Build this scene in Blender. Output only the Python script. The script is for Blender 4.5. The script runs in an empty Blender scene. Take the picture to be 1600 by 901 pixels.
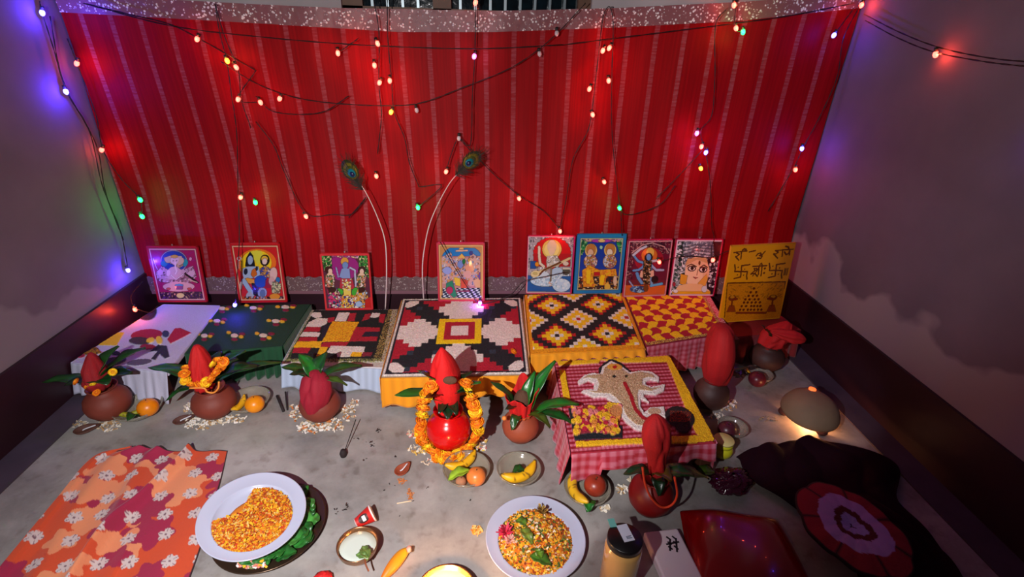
import bpy, bmesh, math, random
import numpy as np
from mathutils import Vector, Matrix
random.seed(7); RNG = np.random.default_rng(7)
S = bpy.context.scene
COL = S.collection
# ------------------------------------------------------------------ camera, world, lights
F, PITCH, YAW, ROLL, CH = 786.73, 0.4598, 0.0722, 0.0319, 1.25
FW = np.array([math.sin(YAW)*math.cos(PITCH), math.cos(YAW)*math.cos(PITCH), -math.sin(PITCH)])
_r = np.array([math.cos(YAW), -math.sin(YAW), 0.0]); _u = np.cross(_r, FW)
RT = math.cos(ROLL)*_r + math.sin(ROLL)*_u
UP = -math.sin(ROLL)*_r + math.cos(ROLL)*_u
CAM = np.array([0, 0, CH])
cd = bpy.data.cameras.new('camera'); cam = bpy.data.objects.new('camera', cd); COL.objects.link(cam)
cd.sensor_width = 36; cd.lens = F/1600*36; cd.clip_start = 0.02
M = Matrix([[RT[0], UP[0], -FW[0], CAM[0]], [RT[1], UP[1], -FW[1], CAM[1]], [RT[2], UP[2], -FW[2], CAM[2]], [0, 0, 0, 1]])
cam.matrix_world = M
S.camera = cam
S.view_settings.view_transform = 'Standard'; S.view_settings.look = 'None'
S.view_settings.gamma = 1; S.view_settings.exposure = 0.0; S.view_settings.use_curve_mapping = False

def ray(px, py): return FW + RT*(px-800)/F - UP*(py-450.5)/F
def P(px, py, z=0.0):                       # point at height z
    d = ray(px, py); return CAM + d*(z-CH)/d[2]
def W(px, py, y):                           # point at depth y
    d = ray(px, py); return CAM + d*y/d[1]
def X(px, py, x):                           # point at distance x to the side
    d = ray(px, py); return CAM + d*x/d[0]
XL, XR, D, HS = -1.530, 1.500, 2.21, 0.245
CY = 2.182                                    # depth of the curtain

w = bpy.data.worlds.new('night'); S.world = w; w.use_nodes = True
w.node_tree.nodes['Background'].inputs[0].default_value = (0.5, 0.42, 0.58, 1)
w.node_tree.nodes['Background'].inputs[1].default_value = 0.04

def aim(o, d): o.rotation_euler = Vector(d).to_track_quat('-Z', 'Y').to_euler()
LP = np.array([-0.42, -0.05, 1.27])
def spot(name, loc, d, energy, ang, blend, col, rad=0.012):
    l = bpy.data.lights.new(name, 'SPOT'); l.energy = energy; l.spot_size = math.radians(ang); l.spot_blend = blend
    l.color = col; l.shadow_soft_size = rad
    o = bpy.data.objects.new(name, l); o.location = loc; COL.objects.link(o); aim(o, d); return o
def unit(v): v = np.array(v, float); return v/np.linalg.norm(v)
def edge_spot(name, a, b, energy, half, blend, col):
    """lamp whose cone edge runs through the two given points, the lit side to the left"""
    da, db = unit(a-LP), unit(b-LP); n = unit(np.cross(db, da))
    if n[0] > 0: n = -n
    c = unit(da+db); ax = math.cos(math.radians(half))*c + math.sin(math.radians(half))*n
    return spot(name, LP, ax, energy, 2*half, blend, col)
edge_spot('torch_light', P(1008, 800), W(1340, 150, D), 60, 76, 0.035, (1.0, 0.96, 0.97))  # cone edge stands in for the shadow of an unseen blocker
spot('torch_light_core', LP, P(620, 640)-LP, 96, 80, 1.0, (1.0, 0.96, 0.97))  # extra spot at the torch, added for falloff away from the centre
spot('added_side_spot', LP, W(1300, 190, D)-LP, 42, 50, 0.75, (1.0, 0.93, 0.98))  # added spot that brightens the poster and upper right wall
spot('added_gap_spot', LP, P(1232, 622)-LP, 66, 15, 0.5, (0.93, 0.86, 1.0))  # added narrow spot that lights the floor patch at right

# ------------------------------------------------------------------ helpers
def s2l(c):
    c = np.asarray(c, float)/255.0
    return np.where(c <= 0.04045, c/12.92, ((c+0.055)/1.055)**2.4)
MATS = {}
def mat(name, col=(200, 200, 200), rough=0.6, metal=0, emit=0, ecol=None, attr=False, bump=0, bscale=60, trans=0, sheen=0, spec=0.5, coat=0, vary=0, vscale=8, alpha=1):
    if name in MATS: return MATS[name]
    m = bpy.data.materials.new(name); m.use_nodes = True; nt = m.node_tree; b = nt.nodes['Principled BSDF']
    c = tuple(s2l(col))+(1,)
    b.inputs['Base Color'].default_value = c; b.inputs['Roughness'].default_value = rough; b.inputs['Metallic'].default_value = metal
    b.inputs['Specular IOR Level'].default_value = spec; b.inputs['Transmission Weight'].default_value = trans
    b.inputs['Coat Weight'].default_value = coat; b.inputs['Alpha'].default_value = alpha
    if sheen: b.inputs['Sheen Weight'].default_value = sheen
    if emit:
        b.inputs['Emission Color'].default_value = tuple(s2l(ecol or col))+(1,); b.inputs['Emission Strength'].default_value = emit
    tc = nt.nodes.new('ShaderNodeTexCoord')
    if attr:
        a = nt.nodes.new('ShaderNodeAttribute'); a.attribute_name = 'Col'; nt.links.new(a.outputs['Color'], b.inputs['Base Color'])
    elif vary:
        n = nt.nodes.new('ShaderNodeTexNoise'); n.inputs['Scale'].default_value = vscale; n.inputs['Detail'].default_value = 5
        nt.links.new(tc.outputs['Object'], n.inputs['Vector'])
        r = nt.nodes.new('ShaderNodeValToRGB'); r.color_ramp.elements[0].position = .3; r.color_ramp.elements[1].position = .7
        r.color_ramp.elements[0].color = tuple(np.array(c[:3])*(1-vary))+(1,); r.color_ramp.elements[1].color = tuple(np.minimum(1, np.array(c[:3])*(1+vary)))+(1,)
        nt.links.new(n.outputs['Fac'], r.inputs['Fac']); nt.links.new(r.outputs['Color'], b.inputs['Base Color'])
    if bump:
        n = nt.nodes.new('ShaderNodeTexNoise'); n.inputs['Scale'].default_value = bscale; n.inputs['Detail'].default_value = 4
        nt.links.new(tc.outputs['Object'], n.inputs['Vector'])
        bm = nt.nodes.new('ShaderNodeBump'); bm.inputs['Strength'].default_value = bump; bm.inputs['Distance'].default_value = 0.004
        nt.links.new(n.outputs['Fac'], bm.inputs['Height']); nt.links.new(bm.outputs['Normal'], b.inputs['Normal'])
    MATS[name] = m; return m

def root_of(o):
    while o.parent: o = o.parent
    return o
def tag(o, label, cat, group=None, kind=None):
    o['label'] = label; o['category'] = cat
    if group: o['group'] = group
    if kind: o['kind'] = kind
    return o
def thing(name, label, cat, loc=(0, 0, 0), group=None):
    o = bpy.data.objects.new(name, None); COL.objects.link(o); o.location = tuple(float(v) for v in loc); o.empty_display_size = .02
    return tag(o, label, cat, group)
def mk(name, V, Fc, m, parent=None, cols=None, smooth=True, local=False, uv=None, kind=None, label=None):
    """one mesh object; vertices are world coordinates unless local"""
    V = np.asarray(V, float)
    org = np.zeros(3)
    if parent is not None:
        if not local: org = np.array(root_of(parent).location)
    elif not local:
        org = np.array([V[:, 0].mean(), V[:, 1].mean(), V[:, 2].min()])
    me = bpy.data.meshes.new(name); me.from_pydata((V-org).tolist(), [], [tuple(int(i) for i in f) for f in Fc]); me.update()
    o = bpy.data.objects.new(name, me); COL.objects.link(o)
    if parent is not None: o.parent = parent
    elif not local: o.location = tuple(org)
    for mm in (m if isinstance(m, (list, tuple)) else [m]): me.materials.append(mm)
    if cols is not None:
        c = np.asarray(cols, float)
        if c.ndim == 1: c = np.tile(c, (len(V), 1))
        a = me.color_attributes.new('Col', 'FLOAT_COLOR', 'POINT')
        buf = np.ones((len(V), 4)); buf[:, :3] = s2l(c)
        a.data.foreach_set('color', buf.ravel())
    if uv is not None:
        l = me.uv_layers.new(name='UVMap'); idx = np.empty(len(me.loops), int); me.loops.foreach_get('vertex_index', idx)
        l.data.foreach_set('uv', np.asarray(uv, float)[idx].ravel())
    if smooth: me.polygons.foreach_set('use_smooth', [True]*len(me.polygons))
    if kind: o['kind'] = kind
    if label: o['label'] = label
    return o
def solid(o, t, off=-1):
    md = o.modifiers.new('thick', 'SOLIDIFY'); md.thickness = t; md.offset = off; return o
def bevel(o, wd, seg=2):
    md = o.modifiers.new('bevel', 'BEVEL'); md.width = wd; md.segments = seg; md.limit_method = 'ANGLE'; return o
def gridF(nu, nv, wrap=False):              # vertices indexed j*nu+i
    f = []
    for j in range(nv-1):
        for i in range(nu if wrap else nu-1):
            k = (i+1) % nu
            f.append((j*nu+i, j*nu+k, (j+1)*nu+k, (j+1)*nu+i))
    return f
def merge(parts):
    V, Fc, n, C = [], [], 0, []
    for p in parts:
        v, f = p[0], p[1]; V.append(np.asarray(v, float)); Fc += [tuple(i+n for i in q) for q in f]; n += len(v)
        if len(p) > 2:
            c = np.asarray(p[2], float); C.append(np.tile(c, (len(v), 1)) if c.ndim == 1 else c)
    return np.vstack(V), Fc, (np.vstack(C) if C else None)
def lathe(prof, n=40, c=(0, 0, 0), sx=1, sy=1):
    t = np.linspace(0, 2*np.pi, n, endpoint=False); V = []
    for r, z in prof: V.append(np.c_[r*np.cos(t)*sx+c[0], r*np.sin(t)*sy+c[1], np.full(n, z+c[2])])
    f = gridF(n, len(prof), True)
    return np.vstack(V), f
def frame_of(d):
    d = unit(d); a = np.array([0, 0, 1.0]) if abs(d[2]) < .9 else np.array([1.0, 0, 0])
    x = unit(np.cross(a, d)); return x, np.cross(d, x), d
def spline(pts, n):
    pts = np.array(pts, float)
    if len(pts) < 3: return np.array([pts[0]+(pts[-1]-pts[0])*t for t in np.linspace(0, 1, n)])
    q = np.vstack([2*pts[0]-pts[1], pts, 2*pts[-1]-pts[-2]]); out = []
    for t in np.linspace(0, len(pts)-1-1e-9, n):
        i = int(t); u = t-i; a, b, c, d = q[i:i+4]
        out.append(.5*((2*b)+(-a+c)*u+(2*a-5*b+4*c-d)*u*u+(-a+3*b-3*c+d)*u**3))
    return np.array(out)
def tube(pts, r, n=8, caps=True):
    pts = np.asarray(pts, float); m = len(pts); rr = np.full(m, r) if np.isscalar(r) else np.asarray(r)
    V = []; x = None
    for i in range(m):
        d = pts[min(i+1, m-1)]-pts[max(i-1, 0)]
        if np.linalg.norm(d) < 1e-9: d = np.array([0, 0, 1.])
        d = unit(d)
        if x is None: x = frame_of(d)[0]
        x = unit(x-d*np.dot(x, d)); y = np.cross(d, x)
        t = np.linspace(0, 2*np.pi, n, endpoint=False)
        V.append(pts[i]+rr[i]*(np.cos(t)[:, None]*x+np.sin(t)[:, None]*y))
    f = gridF(n, m, True)
    if caps: f += [tuple(range(n))[::-1], tuple((m-1)*n+i for i in range(n))]
    return np.vstack(V), f
def ball(c, r, nu=20, nv=12, s=(1, 1, 1), noise=0, dim=0):
    V = []
    for j in range(nv):
        ph = np.pi*(j+0.02)/(nv-1+.04)
        for i in range(nu):
            th = 2*np.pi*i/nu; q = 1+noise*(random.random()-.5)
            zz = math.cos(ph); dd = dim*math.exp(-(math.sin(ph)/.28)**2)*(1 if zz > 0 else -.6)
            V.append((c[0]+r*s[0]*q*math.sin(ph)*math.cos(th), c[1]+r*s[1]*q*math.sin(ph)*math.sin(th), c[2]+r*s[2]*(q*zz-dd)))
    f = gridF(nu, nv, True)+[tuple(range(nu)), tuple((nv-1)*nu+i for i in range(nu))[::-1]]
    return np.array(V), f
def box(a, b):
    a = np.minimum(a, b).astype(float) if not isinstance(a, tuple) else np.array(a, float); b = np.array(b, float)
    V = [(x, y, z) for z in (a[2], b[2]) for y in (a[1], b[1]) for x in (a[0], b[0])]
    return np.array(V), [(0, 2, 3, 1), (4, 5, 7, 6), (0, 1, 5, 4), (2, 6, 7, 3), (0, 4, 6, 2), (1, 3, 7, 5)]
def obox(c, ex, ey, ez):                     # oriented box: centre and half axes
    c, ex, ey, ez = [np.array(v, float) for v in (c, ex, ey, ez)]
    V = [c+sx*ex+sy*ey+sz*ez for sz in (-1, 1) for sy in (-1, 1) for sx in (-1, 1)]
    return np.array(V), [(0, 2, 3, 1), (4, 5, 7, 6), (0, 1, 5, 4), (2, 6, 7, 3), (0, 4, 6, 2), (1, 3, 7, 5)]
def snoise(x, y, s=0):                       # cheap smooth noise
    return (np.sin(x*1.7+s)*np.cos(y*2.3-s*1.3)+.5*np.sin(x*4.1+y*3.3+s*2)+.25*np.sin(x*9.7-y*8.1+s*3))/1.75
def hom(src, dst):
    A = []
    for (x, y), (u, v) in zip(src, dst):
        A += [[x, y, 1, 0, 0, 0, -u*x, -u*y, -u], [0, 0, 0, x, y, 1, -v*x, -v*y, -v]]
    return np.linalg.svd(np.array(A, float))[2][-1].reshape(3, 3)
class Canvas:
    """colour field on a flat panel, drawn in the panel's own plane"""
    def __init__(s, quad, nu, nv, base):
        H = hom([(0, 0), (1, 0), (1, 1), (0, 1)], quad)
        u, v = np.meshgrid(np.linspace(0, 1, nu), np.linspace(0, 1, nv)); s.u, s.v, s.nu, s.nv = u, v, nu, nv
        q = np.stack([u, v, np.ones_like(u)], -1)@H.T; s.PX, s.PY = q[..., 0]/q[..., 2], q[..., 1]/q[..., 2]
        s.X, s.Y = s.PX, s.PY; s.C = np.zeros((nv, nu, 3)); s.C[:] = base; s.h = np.zeros((nv, nu))
    def crop(s, x0, y0, k): s.X = (s.PX-x0)*k; s.Y = (s.PY-y0)*k
    def put(s, m, c, h=None):
        s.C[m] = c
        if h is not None: s.h[m] = h
    def ell(s, cx, cy, rx, ry, c, a=0, h=None):
        a = math.radians(a); dx, dy = s.X-cx, s.Y-cy; x = dx*math.cos(a)+dy*math.sin(a); y = -dx*math.sin(a)+dy*math.cos(a)
        s.put((x/rx)**2+(y/ry)**2 < 1, c, h)
    def rect(s, a, b, c, d, col, h=None): s.put((s.X > a) & (s.X < c) & (s.Y > b) & (s.Y < d), col, h)
    def pm(s, pts):
        m = np.zeros(s.X.shape, bool); n = len(pts)
        for i in range(n):
            (x1, y1), (x2, y2) = pts[i], pts[(i+1) % n]
            if y1 == y2: continue
            k = ((y1 > s.Y) != (y2 > s.Y)) & (s.X < (x2-x1)*(s.Y-y1)/(y2-y1)+x1); m ^= k
        return m
    def poly(s, pts, c, h=None): s.put(s.pm(pts), c, h)
    def line(s, pts, wd, c, h=None):
        m = np.zeros(s.X.shape, bool)
        for (x1, y1), (x2, y2) in zip(pts[:-1], pts[1:]):
            L = (x2-x1)**2+(y2-y1)**2+1e-9; t = np.clip(((s.X-x1)*(x2-x1)+(s.Y-y1)*(y2-y1))/L, 0, 1)
            m |= (s.X-x1-t*(x2-x1))**2+(s.Y-y1-t*(y2-y1))**2 < (wd/2)**2
        s.put(m, c, h)
    def specks(s, m, c, p, seed=0):
        k = m & (np.random.default_rng(seed).random(m.shape) < p); s.C[k] = c
    def mesh(s, name, Q, m, parent, jit=0, amp=0, label=None, off=0.0):
        TL, TR, BR, BL = [np.array(q, float) for q in Q]; u, v = s.u[..., None], s.v[..., None]
        p = TL*(1-u)*(1-v)+TR*u*(1-v)+BR*u*v+BL*(1-u)*v; n = unit(np.cross(BL-TL, TR-TL)); 
        h = s.h+amp*RNG.random(s.h.shape)*(s.h > 0)
        p = p+n*(off+h[..., None])
        C = np.clip(s.C*(1+jit*(RNG.random(s.h.shape)[..., None]-.5)*2), 0, 255)
        return mk(name, p.reshape(-1, 3), [q[::-1] for q in gridF(s.nu, s.nv)], m, parent, cols=C.reshape(-1, 3), label=label, smooth=True)
def rectfit(TL, TR, BR, BL):
    TL, TR, BR, BL = [np.array(q) for q in (TL, TR, BR, BL)]
    c = (TL+TR+BR+BL)/4; ex = ((TR-TL)+(BR-BL))/4; ey = ((TL-BL)+(TR-BR))/4
    n = unit(np.cross(ex, ey)); xd = unit(ex); ey = ey-xd*np.dot(ey, xd); 
    return c, ex, ey, n, (c-ex+ey, c+ex+ey, c+ex-ey, c-ex-ey)

# ------------------------------------------------------------------ the setting
def struct(name, V, Fc, m, smooth=False): 
    o = mk(name, V, Fc, m, smooth=smooth); o['kind'] = 'structure'; return o
def cement():
    m = bpy.data.materials.new('grey cement'); m.use_nodes = True; nt = m.node_tree; b = nt.nodes['Principled BSDF']; L = nt.links.new
    tc = nt.nodes.new('ShaderNodeTexCoord'); n1 = nt.nodes.new('ShaderNodeTexNoise'); n1.inputs['Scale'].default_value = 3.2; n1.inputs['Detail'].default_value = 9; n1.inputs['Roughness'].default_value = .68
    L(tc.outputs['Object'], n1.inputs['Vector']); r = nt.nodes.new('ShaderNodeValToRGB')
    e = r.color_ramp.elements; e[0].position = .36; e[0].color = tuple(s2l((130, 127, 124)))+(1,); e[1].position = .66; e[1].color = tuple(s2l((174, 169, 165)))+(1,)
    L(n1.outputs['Fac'], r.inputs['Fac'])
    n2 = nt.nodes.new('ShaderNodeTexNoise'); n2.inputs['Scale'].default_value = 26; n2.inputs['Detail'].default_value = 6; L(tc.outputs['Object'], n2.inputs['Vector'])
    r2 = nt.nodes.new('ShaderNodeValToRGB'); r2.color_ramp.elements[0].position = .30; r2.color_ramp.elements[1].position = .44
    r2.color_ramp.elements[0].color = (.78, .74, .72, 1); r2.color_ramp.elements[1].color = (1, 1, 1, 1); L(n2.outputs['Fac'], r2.inputs['Fac'])
    # hairline trowel marks
    wv = nt.nodes.new('ShaderNodeTexNoise'); wv.inputs['Scale'].default_value = 5; wv.inputs['Detail'].default_value = 3
    mp = nt.nodes.new('ShaderNodeMapping'); mp.inputs['Scale'].default_value = (1, 1.7, 1); mp.inputs['Rotation'].default_value = (0, 0, .9); L(tc.outputs['Object'], mp.inputs['Vector']); L(mp.outputs[0], wv.inputs['Vector'])
    r3 = nt.nodes.new('ShaderNodeValToRGB'); r3.color_ramp.elements[0].position = .40; r3.color_ramp.elements[1].position = .5; r3.color_ramp.elements[0].color = (.88, .87, .86, 1); L(wv.outputs['Fac'], r3.inputs['Fac'])
    mx = nt.nodes.new('ShaderNodeMix'); mx.data_type = 'RGBA'; mx.blend_type = 'MULTIPLY'; mx.inputs[0].default_value = 1; L(r.outputs[0], mx.inputs[6]); L(r2.outputs[0], mx.inputs[7])
    m2 = nt.nodes.new('ShaderNodeMix'); m2.data_type = 'RGBA'; m2.blend_type = 'MULTIPLY'; m2.inputs[0].default_value = 1; L(mx.outputs[2], m2.inputs[6]); L(r3.outputs[0], m2.inputs[7])
    L(m2.outputs[2], b.inputs['Base Color']); b.inputs['Roughness'].default_value = .55; b.inputs['Specular IOR Level'].default_value = .3
    bm = nt.nodes.new('ShaderNodeBump'); bm.inputs['Strength'].default_value = .2; bm.inputs['Distance'].default_value = .004; L(n2.outputs['Fac'], bm.inputs['Height']); L(bm.outputs[0], b.inputs['Normal'])
    return m
def plaster(name, seed, zlim, base=(118, 106, 118), pale=(156, 146, 152)):
    """limewashed wall; bumpy-edged pale patches above the dado paint in a shadow edge"""
    m = bpy.data.materials.new(name); m.use_nodes = True; nt = m.node_tree; b = nt.nodes['Principled BSDF']; L = nt.links.new
    g = nt.nodes.new('ShaderNodeNewGeometry'); sp = nt.nodes.new('ShaderNodeSeparateXYZ'); L(g.outputs['Position'], sp.inputs[0])
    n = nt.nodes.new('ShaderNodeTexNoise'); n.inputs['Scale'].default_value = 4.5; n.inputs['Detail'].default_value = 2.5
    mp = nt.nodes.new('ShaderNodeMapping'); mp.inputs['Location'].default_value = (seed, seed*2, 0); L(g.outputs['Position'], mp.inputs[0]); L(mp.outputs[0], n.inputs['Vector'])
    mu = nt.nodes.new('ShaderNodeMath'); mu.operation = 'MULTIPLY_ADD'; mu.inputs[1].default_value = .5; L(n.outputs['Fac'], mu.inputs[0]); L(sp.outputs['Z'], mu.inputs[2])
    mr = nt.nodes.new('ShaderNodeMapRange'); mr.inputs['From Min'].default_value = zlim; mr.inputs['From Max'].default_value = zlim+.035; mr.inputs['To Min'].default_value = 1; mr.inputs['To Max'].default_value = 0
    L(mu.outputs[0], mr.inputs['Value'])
    n2 = nt.nodes.new('ShaderNodeTexNoise'); n2.inputs['Scale'].default_value = 3; n2.inputs['Detail'].default_value = 8; L(g.outputs['Position'], n2.inputs['Vector'])
    r = nt.nodes.new('ShaderNodeValToRGB'); r.color_ramp.elements[0].position = .3; r.color_ramp.elements[1].position = .75
    bc = s2l(base); r.color_ramp.elements[0].color = tuple(bc*.82)+(1,); r.color_ramp.elements[1].color = tuple(bc*1.15)+(1,); L(n2.outputs['Fac'], r.inputs[0])
    mx = nt.nodes.new('ShaderNodeMix'); mx.data_type = 'RGBA'; L(mr.outputs[0], mx.inputs[0]); L(r.outputs[0], mx.inputs[6]); mx.inputs[7].default_value = tuple(s2l(pale))+(1,)  # pale lit side of the painted-in shadow edge
    L(mx.outputs[2], b.inputs['Base Color']); b.inputs['Roughness'].default_value = .85; b.inputs['Specular IOR Level'].default_value = .25
    bm = nt.nodes.new('ShaderNodeBump'); bm.inputs['Strength'].default_value = .35; bm.inputs['Distance'].default_value = .01; L(n2.outputs['Fac'], bm.inputs['Height']); L(bm.outputs[0], b.inputs['Normal'])
    return m
YF = -0.9
struct('floor', *box((XL-.1, YF, -.06), (XR+.1, D+.1, 0)), cement())
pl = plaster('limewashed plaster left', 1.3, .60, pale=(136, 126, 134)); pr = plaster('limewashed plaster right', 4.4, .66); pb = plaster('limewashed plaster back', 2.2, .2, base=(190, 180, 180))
struct('wall_left', *box((XL-.1, YF, 0), (XL, D, 2.4)), pl)
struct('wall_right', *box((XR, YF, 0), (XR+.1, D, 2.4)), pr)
# back wall with the window opening
WX0, WX1, WZ0, WZ1 = W(533, 5, D)[0], W(925, 5, D)[0], W(740, 24, D)[2], 2.15
v, f, _ = merge([box((XL-.1, D, 0), (XR+.1, D+.12, WZ0)), box((XL-.1, D, WZ0), (WX0, D+.12, 2.4)), box((WX1, D, WZ0), (XR+.1, D+.12, 2.4)), box((WX0, D, WZ1), (WX1, D+.12, 2.4))])
struct('wall_back', v, f, pb)
maroon = mat('maroon oil paint', (46, 19, 28), .45, vary=.12, vscale=5, bump=.1, bscale=30)
struct('baseboard_left', *box((XL, YF, 0), (XL+.012, D, HS)), maroon)
struct('baseboard_right', *box((XR-.012, YF, 0), (XR, D, HS)), maroon)
struct('baseboard_back', *box((XL, D-.012, 0), (XR, D, HS)), maroon)
# low purple strips that run along the side walls
side_strip = mat('dull purple strip', (72, 60, 72), .7, vary=.2, vscale=9, bump=.2, bscale=40)
struct('trim_1', *box((XL, YF, 0), (XL+.115, D, .006)), side_strip)
struct('trim_2', *box((XR-.115, YF, 0), (XR, D, .006)), side_strip)
# window
wood = mat('brown window wood', (118, 84, 62), .55, vary=.2, vscale=12)
wn = bpy.data.objects.new('window_1', None); COL.objects.link(wn); wn.location = ((WX0+WX1)/2, D+.05, WZ0); wn['kind'] = 'structure'
xm = W(690, 5, D)[0]
fr = []
for xa, xb in ((WX0, WX0+.075), (WX1-.05, WX1), (xm-.035, xm+.035)): fr.append(box((xa, D+.02, WZ0), (xb, D+.09, WZ1)))
fr += [box((WX0, D+.02, WZ0), (WX1, D+.09, WZ0+.02)), box((WX0, D+.02, WZ1-.05), (WX1, D+.09, WZ1))]
v, f, _ = merge(fr); mk('window_frame', v, f, wood, wn, smooth=False)
steel = mat('painted grill steel', (150, 165, 170), .35, metal=.6)
bars = [box((x-.005, D+.03, WZ0+.02), (x+.005, D+.04, WZ1-.05)) for x in list(np.arange(WX0+.11, xm-.04, .058))+list(np.arange(xm+.07, WX1-.05, .058))]
for x0 in list(np.arange(WX0+.11, WX1-.1, .116)):
    for k in (1, -1):
        bars.append(tube([(x0+.058+k*.05*math.sin(t), D+.035, WZ0+.08+t*.04) for t in np.linspace(0, 12.5, 60)], .003, 6))
v, f, _ = merge(bars); mk('window_grille', v, f, steel, wn, smooth=False)
pane = mat('dark night glass', (8, 26, 32), .08, vary=.6, vscale=30, bump=.4, bscale=20, spec=.9)
mk('window_pane', *box((WX0+.06, D+.05, WZ0+.01), (WX1-.04, D+.056, WZ1-.02)), pane, wn, smooth=False)
# ------------------------------------------------------------------ red striped backdrop cloth
def interp(x, tab): return np.interp(x, [a for a, _ in tab], [b for _, b in tab])
EL = [(-12, 60), (20, 75), (50, 86), (100, 104), (150, 124), (235, 158), (300, 182), (380, 205), (440, 217), (470, 222)]
ER = [(-12, 1352), (20, 1345), (60, 1331), (130, 1310), (200, 1288), (270, 1266), (350, 1242), (400, 1232), (440, 1226), (470, 1222)]
BT = [(0, 18), (.25, 36), (.43, 50), (.55, 50), (.7, 43), (.85, 33), (1, 12)]     # foot of the sequin band
TT = [(0, -12), (.25, 6), (.35, 12), (.55, 17), (.69, 13), (.85, 3), (1, -12)]     # its top
def cloth_pt(u, py, off=0):
    px = interp(py, EL)+(interp(py, ER)-interp(py, EL))*u
    fold = .0022*math.sin(u*52+1.2*math.sin(py*.012))+.001*math.sin(u*131+py*.01)+.004*math.sin(u*17+py*.02)
    p = W(px, py, CY+fold-off); p[0] = min(max(p[0], XL+.006), XR-.006); return p
def cloth_grid(name, ya, yb, nv, m, parent, off=0, nu=420, noise=0, edge=None):
    V, UV = [], []
    for j in range(nv):
        t = j/(nv-1)
        for i in range(nu):
            u = i/(nu-1); a, b = ya(u), yb(u); py = a+(b-a)*t
            if edge and j == 0: py += edge*abs(math.sin(u*190))
            o = off+(noise*random.random() if noise else 0)
            V.append(cloth_pt(u, py, o)); UV.append((u, py/451.0))
    return mk(name, V, gridF(nu, nv), m, parent, uv=UV)
def curtain_mat():
    m = bpy.data.materials.new('red striped saree cloth'); m.use_nodes = True; nt = m.node_tree; b = nt.nodes['Principled BSDF']; L = nt.links.new
    uv = nt.nodes.new('ShaderNodeUVMap'); uv.uv_map = 'UVMap'; sp = nt.nodes.new('ShaderNodeSeparateXYZ'); L(uv.outputs[0], sp.inputs[0])
    def mth(op, a, bb=None, c=None):
        n = nt.nodes.new('ShaderNodeMath'); n.operation = op
        for i, q in enumerate((a, bb, c)):
            if q is None: continue
            if isinstance(q, (int, float)): n.inputs[i].default_value = q
            else: L(q, n.inputs[i])
        return n.outputs[0]
    fr = mth('FRACT', mth('MULTIPLY_ADD', sp.outputs['X'], 28.0, .42))
    st = mth('MULTIPLY', mth('GREATER_THAN', fr, .43), mth('LESS_THAN', fr, .60))
    mp = nt.nodes.new('ShaderNodeMapping'); mp.inputs['Scale'].default_value = (60, 160, 1); L(uv.outputs[0], mp.inputs[0])
    n = nt.nodes.new('ShaderNodeTexNoise'); n.inputs['Scale'].default_value = 1; n.inputs['Detail'].default_value = 2; L(mp.outputs[0], n.inputs[0])
    mr = nt.nodes.new('ShaderNodeMapRange'); mr.inputs['From Min'].default_value = .38; mr.inputs['From Max'].default_value = .68; mr.inputs['To Min'].default_value = .16; mr.inputs['To Max'].default_value = .62; L(n.outputs['Fac'], mr.inputs['Value'])
    fac = mth('MULTIPLY', st, mr.outputs[0])
    # faint vertical weave
    mp2 = nt.nodes.new('ShaderNodeMapping'); mp2.inputs['Scale'].default_value = (330, 3, 1); L(uv.outputs[0], mp2.inputs[0])
    n2 = nt.nodes.new('ShaderNodeTexNoise'); n2.inputs['Scale'].default_value = 1; n2.inputs['Detail'].default_value = 2; L(mp2.outputs[0], n2.inputs[0])
    r = nt.nodes.new('ShaderNodeValToRGB'); r.color_ramp.elements[0].position = .35; r.color_ramp.elements[1].position = .75
    r.color_ramp.elements[0].color = tuple(s2l((140, 2, 10)))+(1,); r.color_ramp.elements[1].color = tuple(s2l((164, 4, 14)))+(1,); L(n2.outputs['Fac'], r.inputs[0])
    mx = nt.nodes.new('ShaderNodeMix'); mx.data_type = 'RGBA'; L(fac, mx.inputs[0]); L(r.outputs[0], mx.inputs[6]); mx.inputs[7].default_value = tuple(s2l((178, 96, 106)))+(1,)
    L(mx.outputs[2], b.inputs['Base Color']); b.inputs['Roughness'].default_value = .6; b.inputs['Specular IOR Level'].default_value = .15
    return m
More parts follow.
